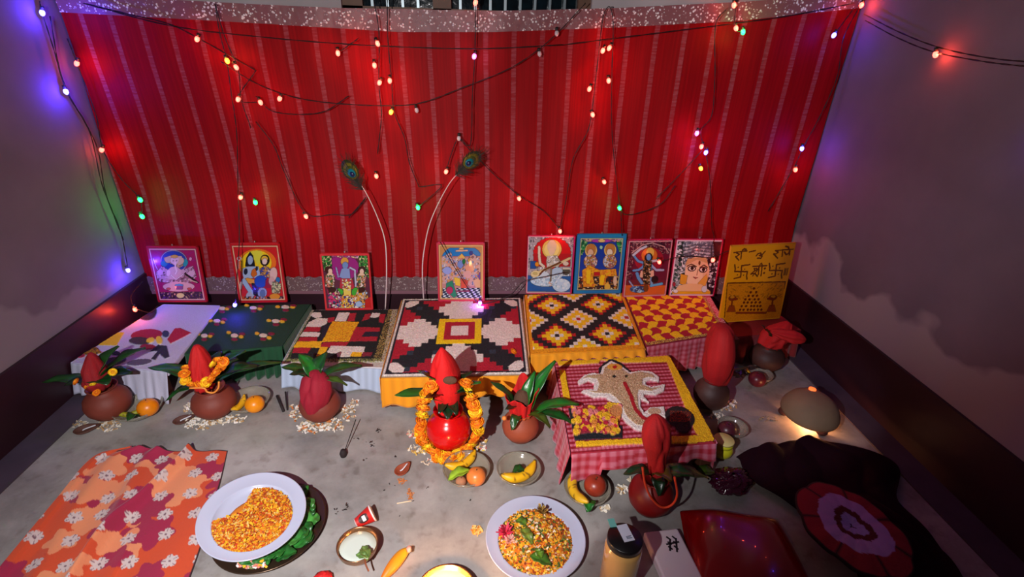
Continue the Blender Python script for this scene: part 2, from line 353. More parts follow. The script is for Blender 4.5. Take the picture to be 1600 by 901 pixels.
def lace_mat(name, base, dot, scale, thr, metal):
    m = bpy.data.materials.new(name); m.use_nodes = True; nt = m.node_tree; b = nt.nodes['Principled BSDF']; L = nt.links.new
    tc = nt.nodes.new('ShaderNodeTexCoord'); v = nt.nodes.new('ShaderNodeTexVoronoi'); v.inputs['Scale'].default_value = scale; L(tc.outputs['Object'], v.inputs['Vector'])
    mr = nt.nodes.new('ShaderNodeMapRange'); mr.inputs['From Min'].default_value = thr; mr.inputs['From Max'].default_value = thr+.06; mr.inputs['To Min'].default_value = 1; mr.inputs['To Max'].default_value = 0; L(v.outputs['Distance'], mr.inputs['Value'])
    n = nt.nodes.new('ShaderNodeTexNoise'); n.inputs['Scale'].default_value = scale*.45; L(tc.outputs['Object'], n.inputs['Vector'])
    mr2 = nt.nodes.new('ShaderNodeMapRange'); mr2.inputs['From Min'].default_value = .46; mr2.inputs['From Max'].default_value = .56; L(n.outputs['Fac'], mr2.inputs['Value'])
    mm = nt.nodes.new('ShaderNodeMath'); mm.operation = 'MULTIPLY'; L(mr.outputs[0], mm.inputs[0]); L(mr2.outputs[0], mm.inputs[1])
    mx = nt.nodes.new('ShaderNodeMix'); mx.data_type = 'RGBA'; L(mm.outputs[0], mx.inputs[0]); mx.inputs[6].default_value = tuple(s2l(base))+(1,); mx.inputs[7].default_value = tuple(s2l(dot))+(1,)
    L(mx.outputs[2], b.inputs['Base Color']); b.inputs['Roughness'].default_value = .45
    bm = nt.nodes.new('ShaderNodeBump'); bm.inputs['Strength'].default_value = .5; bm.inputs['Distance'].default_value = .003; L(mm.outputs[0], bm.inputs['Height']); L(bm.outputs[0], b.inputs['Normal'])
    return m
cur = thing('backdrop_cloth', 'bright red saree cloth with pale dashed stripes stretched across the back wall', 'cloth', (0, CY, .25))
cloth_grid('striped_cloth', lambda u: interp(u, BT)-1, lambda u: 434, 60, curtain_mat(), cur)
cloth_grid('sequin_band', lambda u: interp(u, TT), lambda u: interp(u, BT), 10, lace_mat('sequin border', (138, 88, 92), (250, 245, 245), 95, .36, .3), cur, off=.004, noise=.002)
cloth_grid('lace_border', lambda u: 431, lambda u: 454, 7, lace_mat('grey lace border', (112, 84, 88), (176, 156, 156), 120, .34, 0), cur, off=.005, noise=.003, edge=2.5)
cloth_grid('hem', lambda u: 454, lambda u: 459, 3, mat('pale purple hem', (132, 88, 100), .7), cur, off=.004)

# ------------------------------------------------------------------ strings of fairy lights
wire = mat('dark green light wire', (20, 10, 12), .5)
holder = mat('bulb holder', (30, 36, 30), .5)
EM = {'r': ((255, 84, 70), (1, .07, .03), 1.0), 'o': ((255, 130, 40), (1, .25, .05), 1.0), 'g': ((30, 255, 95), (.04, 1, .12), 1.3), 'b': ((110, 110, 255), (.07, .03, 1), 1.8),
      'm': ((255, 90, 200), (1, .07, .42), .8), 'v': ((190, 120, 255), (.42, .10, 1), 1.2), 'w': None}
BM = {}
for k, e in EM.items():
    BM[k] = mat('glowing bulb '+k, e[0], .3, emit=7, ecol=e[0]) if e else mat('unlit bulb', (225, 215, 215), .2)
NAMES = {'r': 'red bulb', 'o': 'orange bulb', 'g': 'green bulb', 'b': 'blue bulb', 'm': 'pink bulb', 'v': 'violet bulb', 'w': 'unlit clear bulb'}
def bulb(parent, p, k, power=1.0, d=(0, 0, -1), size=.0082):
    p = np.array(p); d = unit(d)
    v, f = ball((0, 0, 0), size, 12, 8, (1, 1, 1.35)); x, y, z = frame_of(d); R = np.stack([x, y, z], 1)
    b = mk('bulb', v@R.T+p, f, BM[k], parent, label=NAMES[k])
    v, f = tube([p-d*size*2.6, p-d*size*1.0], size*.75, 8); mk('bulb_holder', v, f, holder, b)
    if EM[k]:
        l = bpy.data.lights.new('bulb_glow', 'POINT'); l.energy = EM[k][2]*power*.2; l.color = EM[k][1]; l.shadow_soft_size = .006
        o = bpy.data.objects.new('bulb_glow', l); COL.objects.link(o); o.parent = b
        q = p+(np.array([.022, -.016, 0]) if p[0] < XL+.05 else np.array([0, -.013, 0])) - np.array(root_of(b).location); o.location = tuple(q)
def string(label, wires, bulbs, dep=2.135, grp='fairy light strings on the backdrop', fn=None):
    fn = fn or (lambda x, y, z=None: W(x, y, z or dep)); t = None; loc = fn(*wires[0][0])
    t = thing('fairy_light_string', label, 'string lights', loc, grp)
    Vs = []
    for w_ in wires:
        n = max(12, 7*len(w_)); c = spline([fn(*q) for q in w_], n)
        for k in (0, 1):                        # two twisted strands
            a = np.linspace(0, n*1.1, n)+k*np.pi
            Vs.append(tube(c+.0014*np.c_[np.cos(a), .6*np.sin(a), np.sin(a)], .0011, 5))
    v, f, _ = merge(Vs); mk('wire', v, f, wire, t)
    for q in bulbs:
        x, y, k = q[:3]; pw = q[3] if len(q) > 3 else 1; pp = fn(x, y) if len(q) < 5 else q[4](x, y)
        bulb(t, pp, k, pw, (random.uniform(-.5, .5), -.2, -1))
    return t
BF = lambda x, y: W(x, y, 2.04)
fl = lambda x, y: X(x, y, XL+.025)
string('fairy light cord running down the left edge of the red cloth, mostly blue bulbs',
       [[(62, 2), (66, 20), (85, 80), (104, 143), (140, 205), (160, 290), (188, 360), (200, 420)], [(78, 25), (100, 130), (150, 225), (165, 300), (193, 375)]],
       [(66, 20, 'b', 4), (103, 143, 'b', 4), (200, 422, 'b', 3)], fn=fl)
string('fairy lights scattered on the far left stripes, red with a green pair',
       [[(130, 5), (200, 22), (265, 38), (310, 60), (400, 110)], [(105, 60), (120, 98), (150, 180), (161, 234), (190, 280), (218, 310), (222, 340)]],
       [(120, 99, 'r'), (308, 61, 'r'), (159, 234, 'r'), (219, 312, 'g'), (222, 338, 'g')])
string('fairy light cord hanging from the left hook past the couple picture with the yellow halo',
       [[(336, 6), (343, 50), (354, 94), (362, 150), (370, 210), (372, 300), (374, 370, 2.1), (371, 420, 2.03), (368, 474, 2.015)], [(336, 6), (352, 60), (372, 108), (377, 155), (392, 200)], [(400, 110), (372, 155), (407, 160)]],
       [(355, 95, 'o'), (369, 105, 'r'), (372, 155, 'r'), (407, 160, 'r', .5), (376, 308, 'r'), (399, 316, 'g'), (367, 476, 'b', 1.6, lambda x, y: W(x, y, 2.02))])
string('long sagging fairy light cord swinging up to the right of the window',
       [[(345, 96), (400, 130), (460, 152), (530, 162), (610, 165), (660, 160), (720, 138), (800, 105), (860, 62), (915, 5)], [(400, 150), (430, 175), (500, 176), (545, 150)]],
       [(437, 154, 'r', .4), (528, 83, 'r', 1.2), (651, 172, 'w'), (870, 52, 'w'), (843, 84, 'w')])
string('fairy light cord dropping from the window in the middle, with one green bulb',
       [[(583, -5), (592, 50), (592, 130), (596, 180), (590, 240)], [(605, -5), (606, 60), (612, 130), (616, 175), (632, 215), (640, 255), (655, 292)], [(560, 60), (528, 83)], [(655, 292), (690, 290), (653, 324)], [(400, 190), (428, 228), (445, 270), (478, 333), (520, 335), (550, 334), (572, 308), (545, 340)]],
       [(590, 68, 'r'), (585, 102, 'r', 1.3), (593, 129, 'r'), (609, 126, 'r'), (611, 175, 'o'), (588, 275, 'r'), (653, 324, 'g', 1.4), (478, 338, 'r')])
string('fairy light cord looping over the right feather, one pink bulb at its top',
       [[(743, 2), (742, 85), (738, 150), (735, 225), (717, 216), (706, 238), (697, 268)], [(717, 216), (740, 240), (775, 275), (811, 305), (850, 330), (875, 358)]],
       [(741, 88, 'm'), (717, 216, 'w'), (697, 268, 'r', 1.2), (811, 310, 'r'), (743, 4, 'r', .5)])
string('fairy light cord looped over the hook right of the window, green bulb low down',
       [[(940, 42), (944, 20), (953, 11), (958, 40), (956, 120), (956, 200), (962, 270), (970, 325), (985, 335), (1030, 320), (1055, 290)], [(940, 42), (930, 130), (920, 200), (895, 250), (885, 310), (875, 358)], [(970, 325), (972, 368)]],
       [(942, 79, 'r'), (952, 75, 'r'), (951, 126, 'r'), (921, 139, 'r'), (926, 179, 'r', 1.2), (944, 284, 'r'), (968, 325, 'g', 1.2), (875, 361, 'r', 1.5)])
string('fairy light cord down the right third, pink, blue and red bulbs close together',
       [[(1137, 12), (1118, 40), (1117, 120), (1112, 180), (1095, 205), (1103, 240), (1110, 290), (1112, 350), (1116, 372), (1112, 385, 2.06), (1112, 402, 2.045)], [(1162, 403, 2.045), (1140, 392, 2.05), (1112, 402, 2.045), (1070, 400, 2.045), (1030, 408, 2.045)], [(1150, 5), (1148, 44), (1160, 50)], [(880, 70), (1000, 55), (1080, 45), (1137, 38), (1230, 25), (1335, 5)], [(1097, 235), (1060, 275), (1025, 310)], [(130, 5), (265, 40), (400, 57), (560, 70), (740, 76), (880, 70)]],
       [(1147, 8, 'r', 1.4), (1150, 44, 'r'), (1161, 50, 'g'), (1089, 208, 'm'), (1096, 229, 'r'), (1103, 238, 'b'), (1095, 263, 'o'), (1030, 409, 'r', 1.2, BF), (1114, 406, 'r', .8, BF), (1160, 403, 'r', 1.2, BF)])
string('fairy light cord down the right edge of the red cloth, blue bulbs above red',
       [[(1344, 8), (1318, 60), (1308, 120), (1282, 180), (1255, 230), (1240, 262), (1200, 330)], [(1335, 12), (1303, 55)]],
       [(1346, 8, 'r', 1.4), (1303, 55, 'b', 1.5), (1253, 232, 'b', 1.5), (1243, 265, 'r', 1.3)])
frw = lambda x, y: X(x, y, XR-.03)
string('fairy light cord sagging across the bare right wall near a glowing red bulb',
       [[(1350, 22), (1400, 48), (1460, 72), (1530, 88), (1600, 96), (1660, 96)], [(1352, 32), (1400, 58), (1455, 80), (1530, 95), (1600, 103), (1660, 104)]],
       [(1462, 85, 'r', 1.6), (1640, 185, 'b', 1.2)], fn=frw)
string('fairy light cord crossing the crowded court print, ending in a violet bulb',
       [[(688, 378), (712, 420), (735, 455), (751, 474), (795, 462), (818, 440), (850, 432), (883, 425)]], [(750, 473, 'v', 1.5)], dep=2.045)
string('short fairy light cord at the corner of the white cloth stool with one red bulb',
       [[(222, 440), (205, 462), (211, 480), (235, 488), (246, 478)]], [(211, 483, 'r', 2.0)], dep=1.97)
# ------------------------------------------------------------------ low stools carrying the flower-petal patterns
cloth_attr = mat('woven cloth', attr=True, rough=.85, bump=.25, bscale=220, sheen=.2)
petal_attr = mat('strewn petals', attr=True, rough=.75, bump=.5, bscale=300)
print_attr = mat('glossy paper print', attr=True, rough=.28, coat=.2)
stoolwood = mat('brown stool wood', (96, 52, 34), .6, vary=.25, vscale=18)
def gam(s, t, a=.014):                     # red and white check
    k = ((s/a) % 1 < .5)*1+((t/a) % 1 < .5)*1
    return np.where(k == 2, 1.0, np.where(k == 1, .55, .0))
RD, PK = np.array((170, 14, 38.)), np.array((206, 112, 132.))
def skirt(parent, name, A, B, zt, zb, col, wave=.006, nw=9, nu=70, nv=14, flare=.012, checks=None, seed=0):
    """cloth hanging from edge A-B (2D points); zb may be a function of t"""
    A, B = np.array(A[:2], float), np.array(B[:2], float); e = unit(B-A); n = np.array([e[1], -e[0]]); L = np.linalg.norm(B-A)
    V, C = [], []
    for j in range(nv):
        k = j/(nv-1)
        for i in range(nu):
            t = i/(nu-1); z1 = zb(t) if callable(zb) else zb; z = zt+(z1-zt)*k
            o = .004+flare*k+wave*k*math.sin(t*nw*6.28+seed+1.5*math.sin(t*7+seed))
            p = A+e*L*t+n*o; V.append((p[0], p[1], max(z, .004)))
            if checks:
                q = gam(np.array(t*L), np.array(k*(zt-z1)), checks); C.append(RD+(PK-RD)*q)
            else: C.append(np.array(col)*(1-.05*math.sin(t*90+seed)))
    o = mk(name, V, gridF(nu, nv), cloth_attr, parent, cols=np.clip(C, 0, 255)); solid(o, .0015, 0); return o
def stool(quad, z, label, cloth_col, nres=(170, 170), base=(30, 30, 30), thick=.022, legs=True, over=None, name='low_stool'):
    c, ex, ey, n, _ = rectfit(*[P(q[0], q[1], z) for q in quad]); R = [P(q[0], q[1], z) for q in quad]
    t = thing(name, label, 'stool', (c[0], c[1], 0))
    hx = ex*1.0; hy = ey*1.0; top = c.copy(); top[2] = z-thick/2-.001
    pv = np.array([r_-(0, 0, .001) for r_ in R]+[r_-(0, 0, thick) for r_ in R]); o = mk('stool_top', pv, [(3, 2, 1, 0), (4, 5, 6, 7), (0, 1, 5, 4), (1, 2, 6, 5), (2, 3, 7, 6), (3, 0, 4, 7)], mat('cloth %s' % (cloth_col,), cloth_col, .85, bump=.3, bscale=150), t, smooth=False); bevel(o, .004)
    if legs:
        for sx, sy in ((-1, -1), (1, -1), (1, 1), (-1, 1)):
            q = c+ex*sx*.86+ey*sy*.88; d = .019
            o = mk('leg', *obox((q[0], q[1], (z-thick)/2), unit(ex)*d, unit(ey)*d, (0, 0, (z-thick)/2)), stoolwood, t, smooth=False); bevel(o, .003)
    cv = Canvas(quad, nres[0], nres[1], base)
    return t, cv, R, c, ex, ey
ZB = dict(b1=.130, b2=.122, b3=.096, b4=.146, b5=.166, b6=.161, b7=.135)
BLK, RED, YEL, WHT = (22, 26, 34), (178, 18, 44), (252, 204, 10), (232, 216, 208)
def inset(R, k):
    c = sum(R)/4; return [c+(q-c)*k for q in R]

# white cloth stool
q = [(256, 475), (344, 477), (262, 580), (112, 566)]
t, cv, R, c, ex, ey = stool(q, ZB['b1'], 'white cloth-covered low stool in the left corner with red blossoms and a yellow square', (205, 200, 225), base=(200, 194, 224))
cv.crop(60, 460, 4.096)
cv.poly([(480, 212), (605, 208), (545, 293), (400, 295)], (240, 196, 20), .002)
cv.poly([(300, 340), (350, 318), (420, 312), (440, 350), (380, 375), (300, 372)], (200, 140, 20), .004)
m = cv.pm([(320, 330), (350, 318), (430, 312), (440, 350), (380, 375), (330, 372)]); cv.specks(m, (40, 30, 20), .4, 3)
cv.ell(285, 380, 42, 16, (170, 30, 70), -12, .003)
cv.ell(735, 225, 95, 34, (175, 22, 48), -6, .004); cv.ell(690, 262, 66, 24, (60, 50, 60), 0, .003)
cv.poly([(860, 250), (905, 185), (940, 182), (1012, 208), (960, 235), (880, 275)], (185, 24, 50), .004)
cv.ell(850, 215, 22, 20, (40, 60, 90), 0, .003); cv.ell(735, 300, 50, 18, (150, 24, 50), 0, .003)
cv.ell(755, 258, 27, 14, (245, 205, 60), -20, .006); cv.ell(810, 256, 20, 24, (245, 205, 60), 0, .006)
cv.poly([(745, 330), (800, 285), (855, 290), (862, 370), (830, 385), (800, 350), (765, 398), (735, 392), (790, 330)], (44, 40, 66), .003)
cv.ell(520, 350, 30, 18, (40, 44, 60), 0, .003); cv.ell(600, 345, 55, 22, (40, 44, 60), -20, .003); cv.ell(480, 420, 100, 30, (50, 50, 70), -18, .003); cv.ell(650, 420, 90, 24, (96, 84, 110), -12, .002)
cv.ell(720, 100, 60, 40, (30, 24, 40), 10, .003)
cv.mesh('flower_pattern', R, petal_attr, t, .04, .002)
skirt(t, 'cloth_side', R[3], R[2], ZB['b1']-.001, .012, (190, 190, 214), seed=1, flare=.03); skirt(t, 'cloth_side', R[0], R[3], ZB['b1']-.001, .02, (190, 190, 214), seed=2)
# green cloth stool
q = [(346, 477), (485, 475), (441, 540), (290, 552)]
t, cv, R, c, ex, ey = stool(q, ZB['b2'], 'dark green cloth-covered low stool dotted with little petal clusters', (10, 62, 36), base=(12, 58, 34), legs=False)
cv.crop(240, 460, 4.096)
for i, (x, y) in enumerate([(325, 275), (530, 272), (712, 270), (405, 180), (790, 180), (440, 95), (655, 90), (855, 85)]):
    cv.ell(x, y, 24, 11, (225, 205, 185), 0, .004)
    for dx, dy in ((-44, -4), (40, 14)): cv.ell(x+dx+random.uniform(-6, 6), y+dy+random.uniform(-14, 8), 15, 8, (235, 175, 30), 0, .005)
    for dx, dy in ((0, 22), (48, -10)): cv.ell(x+dx, y+dy, 20, 9, (130, 20, 50), 0, .003)
cv.mesh('petal_pattern', R, petal_attr, t, .05, .002)
for k, (A, B) in enumerate(((R[3], R[2]), (R[2], R[1]), (R[0], R[3]))): skirt(t, 'cloth_side', A, B, ZB['b2']-.001, .004, (10, 70, 38), wave=(.012, .003, .003)[k], seed=k*2, flare=(.035, .004, .002)[k])
# white framed petal stool
q = [(487, 484), (622, 483), (603, 574), (440, 568)]
t, cv, R, c, ex, ey = stool(q, ZB['b3'], 'low stool with seed-edged black, red, white and yellow petal patches, pale blue cloth below', (214, 208, 214), base=(196, 186, 176))
cv.crop(400, 470, 4.096)
inn = [(370, 62), (872, 58), (800, 388), (186, 388)]; cv.poly(inn, (20, 24, 26), .002)
m = cv.pm([(845, 60), (925, 60), (820, 390), (740, 390)]); cv.h[m] = .003; cv.specks(m, (190, 160, 90), .45, 5); cv.specks(m, (60, 46, 24), .3, 6)
m = cv.pm([(340, 60), (372, 60), (205, 390), (160, 390)]); cv.specks(m, (90, 110, 50), .4, 7); m = cv.pm([(180, 372), (790, 372), (790, 392), (175, 392)]); cv.specks(m, (150, 150, 90), .5, 8)
Wc, Rc, Yc, Nc = (228, 216, 206), (176, 26, 46), (246, 182, 20), (34, 26, 46)
for pts, cc in (([(345, 95), (365, 78), (410, 78), (418, 105), (380, 115)], Wc), ([(318, 172), (335, 142), (395, 112), (452, 118), (445, 150), (400, 172)], Wc), ([(455, 112), (495, 108), (490, 138), (450, 142)], Rc),
                ([(300, 200), (325, 170), (410, 172), (400, 200)], Rc), ([(278, 232), (300, 203), (405, 205), (395, 233)], Wc), ([(400, 262), (430, 160), (465, 160), (420, 262)], Nc), ([(265, 262), (285, 235), (385, 235), (385, 262)], Rc),
                ([(240, 302), (262, 264), (415, 262), (400, 304)], Yc), ([(230, 336), (245, 304), (345, 304), (325, 338)], Rc), ([(495, 132), (520, 80), (590, 80), (565, 135)], Wc), ([(575, 132), (590, 82), (632, 82), (620, 132)], Rc),
                ([(415, 265), (480, 135), (650, 138), (585, 262)], Yc), ([(400, 300), (420, 268), (585, 265), (560, 298)], Rc), ([(375, 358), (402, 300), (450, 300), (425, 358)], Yc), ([(440, 335), (470, 292), (690, 295), (680, 340), (600, 345), (590, 362), (510, 362), (505, 340)], Wc),
                ([(590, 358), (605, 332), (672, 335), (662, 360)], Yc), ([(585, 262), (628, 170), (790, 175), (785, 200), (690, 200), (665, 232), (775, 232), (765, 260)], Rc), ([(670, 228), (690, 200), (785, 203), (778, 230)], Nc),
                ([(665, 135), (690, 88), (725, 85), (715, 118)], Rc), ([(720, 108), (735, 82), (790, 82), (780, 105), (750, 112)], Wc), ([(780, 140), (785, 90), (825, 88), (812, 145)], Rc), ([(668, 358), (675, 332), (738, 332), (730, 358)], (130, 30, 50))):
    cv.poly(pts, cc, .004)
m = cv.pm([(415, 265), (480, 135), (650, 138), (585, 262)]); cv.specks(m, (214, 120, 10), .3, 9)
cv.mesh('petal_pattern', R, petal_attr, t, .10, .003)
skirt(t, 'cloth_side', R[3], R[2], ZB['b3']-.004, .006, (176, 190, 214), wave=.010, seed=4, flare=.03, nw=4); skirt(t, 'cloth_side', R[0], R[3], ZB['b3']-.004, .01, (176, 190, 214), seed=5, flare=.002, wave=.002)
# large petal stool
q = [(629, 468), (814, 466), (828, 586), (595, 590)]
t, cv, R, c, ex, ey = stool(q, ZB['b4'], 'largest low stool, black, white and red petal star around a yellow-ringed square, on yellow cloth', (232, 152, 14), (200, 190), base=WHT)
U, Vv = cv.u*2-1, cv.v*2-1
N = 11.0; qx, qy = (np.floor(U*N)+.5)/N, (np.floor(Vv*N)+.5)/N; a, b = abs(qx), abs(qy); mxx, mnn = np.maximum(a, b), np.minimum(a, b)
cv.C[:] = RED; cv.h[:] = .004
cv.put((mnn < .36*(1-abs(mxx-.62)/.46)+.04) & (mxx > .2), WHT)
cv.put(abs(a-b) < .26, BLK); cv.put((abs(a-b) < .2) & (((qx*11).astype(int) % 4 == 1) & ((qy*11).astype(int) % 4 == 1)), (40, 52, 66))
e = np.maximum(abs(U+.0), abs(Vv+.02)); cv.put(e < .33, YEL, .006); cv.put(e < .235, RED); cv.put((abs(U) < .13) & (abs(Vv+.02) < .13), WHT)
for sx, sy in ((-1, -1), (1, -1), (1, 1), (-1, 1)): cv.put((abs(U-sx*.82)+abs(Vv-sy*.84) < .12) | ((U-sx*.78)**2+(Vv-sy*.87)**2 < .005) | ((U-sx*.87)**2+(Vv-sy*.78)**2 < .005), WHT)
e = np.maximum(abs(U), abs(Vv)); cv.put(e > .925, (24, 26, 40), .003); cv.put(e > .95, (226, 216, 208), .005); cv.put(e > .985, (150, 120, 90), 0)
cv.mesh('petal_pattern', R, petal_attr, t, .09, .003)
zb = lambda tt: .012 if tt < .42 else (.085 if tt > .6 else .03)
skirt(t, 'cloth_side', R[3], R[2], ZB['b4']-.001, lambda tt: .035 if tt < .3 else .075, (236, 150, 8), wave=.009, seed=1, nw=5, flare=.02)
skirt(t, 'cloth_side', R[2], R[1], ZB['b4']-.001, .05, (236, 150, 8), seed=3, flare=.001, wave=.001); skirt(t, 'cloth_side', R[0], R[3], ZB['b4']-.001, .04, (236, 150, 8), seed=2, flare=.002, wave=.002)
# cross-stitch like petal stool
q = [(820, 461), (972, 458), (1007, 545), (829, 553)]
t, cv, R, c, ex, ey = stool(q, ZB['b5'], 'low stool with black ground and stepped yellow, white and red petal diamonds on yellow cloth', (236, 152, 12), (180, 170), base=(26, 24, 28))
N = 26; gx, gy = np.floor(cv.u*N), np.floor(cv.v*23); cv.h[:] = .004
for (x, y), o in {(6, 5): 0, (18, 5): 0, (12, 11): 1, (6, 17): 0, (18, 17): 0, (12, -1): 1, (0, 11): 1, (24, 11): 1, (12, 22): 1, (0, 22): 0, (24, 22): 0, (0, 0): 0, (24, 0): 0}.items():
    d = abs(gx+.0-x)+abs(gy-y)*1.05; ring = [(26, 24, 28), (236, 226, 214), (250, 198, 14), (250, 198, 14), (186, 26, 30)] if o == 0 else [(180, 24, 30), (236, 226, 214), (250, 198, 14), (250, 198, 14), (232, 222, 212)]
    for k in range(4, -1, -1): cv.put((d < k+.9), ring[k])
e = np.maximum(abs(cv.u*2-1), abs(cv.v*2-1)); cv.put((e > .955), (234, 150, 14), .001); cv.put((cv.v > .945), (236, 154, 14), .001)
cv.mesh('petal_pattern', R, petal_attr, t, .10, .003)
skirt(t, 'cloth_side', R[3], R[2], ZB['b5']-.001, lambda tt: .05 if tt < .2 else .145, (236, 152, 12), wave=.008, seed=1, flare=.018); skirt(t, 'cloth_side', R[0], R[3], ZB['b5']-.001, .1, (236, 152, 12), seed=6, flare=.004, wave=.002)
skirt(t, 'cloth_side', R[2], R[1], ZB['b5']-.001, .1, (236, 152, 12), seed=6, flare=.004, wave=.002)
# red and yellow scale pattern
q = [(977, 463), (1108, 462), (1142, 520), (1010, 541)]
t, cv, R, c, ex, ey = stool(q, ZB['b6'], 'low stool with red and yellow checkered petals and pink chequered cloth edge', (150, 30, 52), (170, 150), base=RED)
uu = cv.u*9.3+.16*np.sin(cv.v*38); vv2 = cv.v*8.2+.20*np.abs(np.sin(cv.u*9.3*np.pi))+.04*np.sin(cv.u*40)
cv.h[:] = .004; cv.put((np.floor(uu)+np.floor(vv2)) % 2 == 0, YEL, .006)
m = (cv.u > .93); cv.put(m, (200, 60, 80), .001); cv.specks(m, (240, 190, 190), .4, 3); m = (cv.u > .9) & (cv.u < .935); cv.put(m, (150, 60, 40), .004); cv.specks(m, (220, 190, 110), .5, 4)
m = (cv.v > .95); cv.put(m, (120, 40, 40), .004); cv.specks(m, (225, 190, 90), .5, 4)
cv.mesh('petal_pattern', R, petal_attr, t, .07, .002)
skirt(t, 'cloth_side', R[3], R[2], ZB['b6']-.001, .02, RED, wave=.006, seed=1, checks=.022); skirt(t, 'cloth_side', R[2], R[1], ZB['b6']-.001, .02, RED, seed=4, checks=.022)
# gamcha stool with the elephant head
q = [(866, 561), (1043, 554), (1119, 691), (893, 708)]
t, cv, R, c, ex, ey = stool(q, ZB['b7'], 'front low stool under red checked cloth with a rice-grain elephant head', (180, 40, 60), (250, 240), base=(170, 20, 46))
g = gam(cv.u+0.002*np.sin(cv.v*40), cv.v, .052); cv.C[:] = RD; st = ((cv.v/.042) % 1 < .5); st2 = ((cv.u/.03) % 1 < .5)
cv.C[:] = np.where(st[..., None], np.where(st2[..., None], (216, 120, 140), (200, 84, 108)), np.where(st2[..., None], (160, 14, 40), (146, 6, 30)))
cv.crop(820, 540, 3.532)
YB = (246, 190, 16)
cv.poly([(178, 92), (790, 62), (800, 92), (560, 98), (420, 84), (410, 100), (190, 116)], YB, .006); cv.poly([(190, 140), (222, 140), (252, 300), (215, 312)], YB, .006)
cv.poly([(770, 62), (800, 66), (1045, 520), (1035, 540), (985, 530), (940, 480), (790, 110)], YB, .006); cv.poly([(280, 535), (655, 515), (980, 500), (1040, 515), (1040, 540), (660, 545), (285, 562)], YB, .006)
m = cv.pm([(178, 92), (420, 80), (410, 100), (190, 116)]); 
cv.poly([(410, 160), (408, 130), (440, 100), (478, 78), (530, 100), (592, 152), (560, 150), (480, 98), (440, 120), (422, 160)], (24, 26, 34), .006)
OUT = [(418, 165), (430, 125), (478, 92), (530, 118), (580, 155), (650, 145), (700, 152), (740, 180), (740, 205), (690, 195), (665, 205), (670, 225), (700, 235), (775, 220), (768, 255), (720, 278), (655, 272), (660, 290), (690, 325), (640, 300), (640, 345), (660, 375), (690, 350), (770, 345), (778, 405), (740, 395), (700, 410), (690, 440), (665, 480), (610, 470), (560, 430), (530, 390), (520, 350), (490, 320), (455, 300), (450, 290), (380, 292), (310, 262), (330, 250), (380, 250), (385, 215), (350, 200), (300, 222), (292, 205), (330, 170), (380, 158)]
cv.poly(OUT, (238, 228, 222), .008)
cx, cy = 520, 240
INN = [(432, 170), (440, 135), (478, 108), (525, 130), (575, 168), (640, 156), (700, 168), (722, 190), (680, 184), (650, 195), (648, 228), (700, 248), (756, 238), (700, 262), (630, 255), (622, 280), (628, 350), (650, 400), (672, 415), (660, 455), (615, 448), (575, 415), (552, 380), (540, 340), (505, 300), (470, 275), (390, 272), (350, 262), (400, 262), (410, 225), (400, 195), (350, 188), (320, 196), (345, 176), (400, 172)]
m = cv.pm(INN); cv.put(m, (200, 164, 124), .011); cv.specks(m, (236, 208, 172), .3, 11); cv.specks(m, (156, 112, 74), .25, 12)
cv.ell(715, 375, 36, 20, (206, 170, 140), 0, .01)
cv.ell(497, 130, 42, 18, (230, 168, 60), 0, .011); cv.ell(497, 132, 12, 9, (190, 20, 20), 0, .012); cv.ell(494, 183, 11, 8, (30, 30, 30), 0, .011); cv.ell(560, 182, 9, 7, (60, 40, 30), 0, .011)
cv.line([(552, 222), (585, 290), (610, 365), (650, 410), (680, 425)], 20, (180, 20, 36), .012)
cv.poly([(240, 350), (262, 348), (290, 495), (530, 485), (515, 448), (540, 446), (540, 515), (275, 528)], (18, 26, 34), .006)
m = cv.pm([(262, 350), (330, 340), (470, 350), (520, 390), (500, 480), (300, 498)]); cv.put(m, (150, 26, 50), .012)
r_ = random.Random(3)
for k in range(120):
    x, y = r_.uniform(262, 525), r_.uniform(342, 495); cv.ell(x, y, 15, 13, r_.choice([(246, 190, 30), (246, 190, 30), (200, 30, 60), (230, 130, 130), (240, 150, 60)]), 0, .012+r_.random()*.006)
cv.specks(m, (120, 10, 20), .06, 2)
cv.ell(505, 375, 34, 34, (214, 140, 80), 0, .012)
cv.ell(855, 405, 84, 58, (32, 22, 24), 20, .008); cv.ell(875, 452, 45, 40, (32, 22, 24), 0, .008); m = (cv.h == .008) & (cv.X > 800) & (cv.X < 915) & (cv.Y < 430) & (cv.Y > 370); cv.specks(m, (170, 50, 20), .4, 13)
cv.mesh('petal_pattern', R, petal_attr, t, .10, .003)
skirt(t, 'cloth_side', R[3], R[2], ZB['b7']-.001, lambda tt: .03 if tt < .2 else .075+.01*math.sin(tt*9), RED, wave=.008, seed=1, checks=.03, nw=4, flare=.015)
skirt(t, 'cloth_side', R[0], R[3], ZB['b7']-.001, .004, RED, seed=4, checks=.024, flare=.02); skirt(t, 'cloth_side', R[2], R[1], ZB['b7']-.001, .01, RED, seed=5, checks=.024)
# low red-draped stool under the yellow poster
q = [(1118, 500), (1236, 492), (1232, 515), (1130, 530)]
zz = .135; c, ex, ey, n, R = rectfit(*[P(a, b, zz) for a, b in q])
t = thing('low_stool', 'low stool under plain dark red cloth in the right corner, below the yellow poster', 'stool', (c[0], c[1], 0))
mk('stool_top', *obox((c[0], c[1], zz-.012), ex, ey, (0, 0, .011)), mat('dull red cloth', (150, 24, 26), .85, bump=.3), t, smooth=False)
for A, B in ((R[3], R[2]), (R[2], R[1]), (R[0], R[3])): skirt(t, 'cloth_side', A, B, zz-.002, .006, (120, 22, 30), wave=.006, seed=2)
STOOLB6 = c

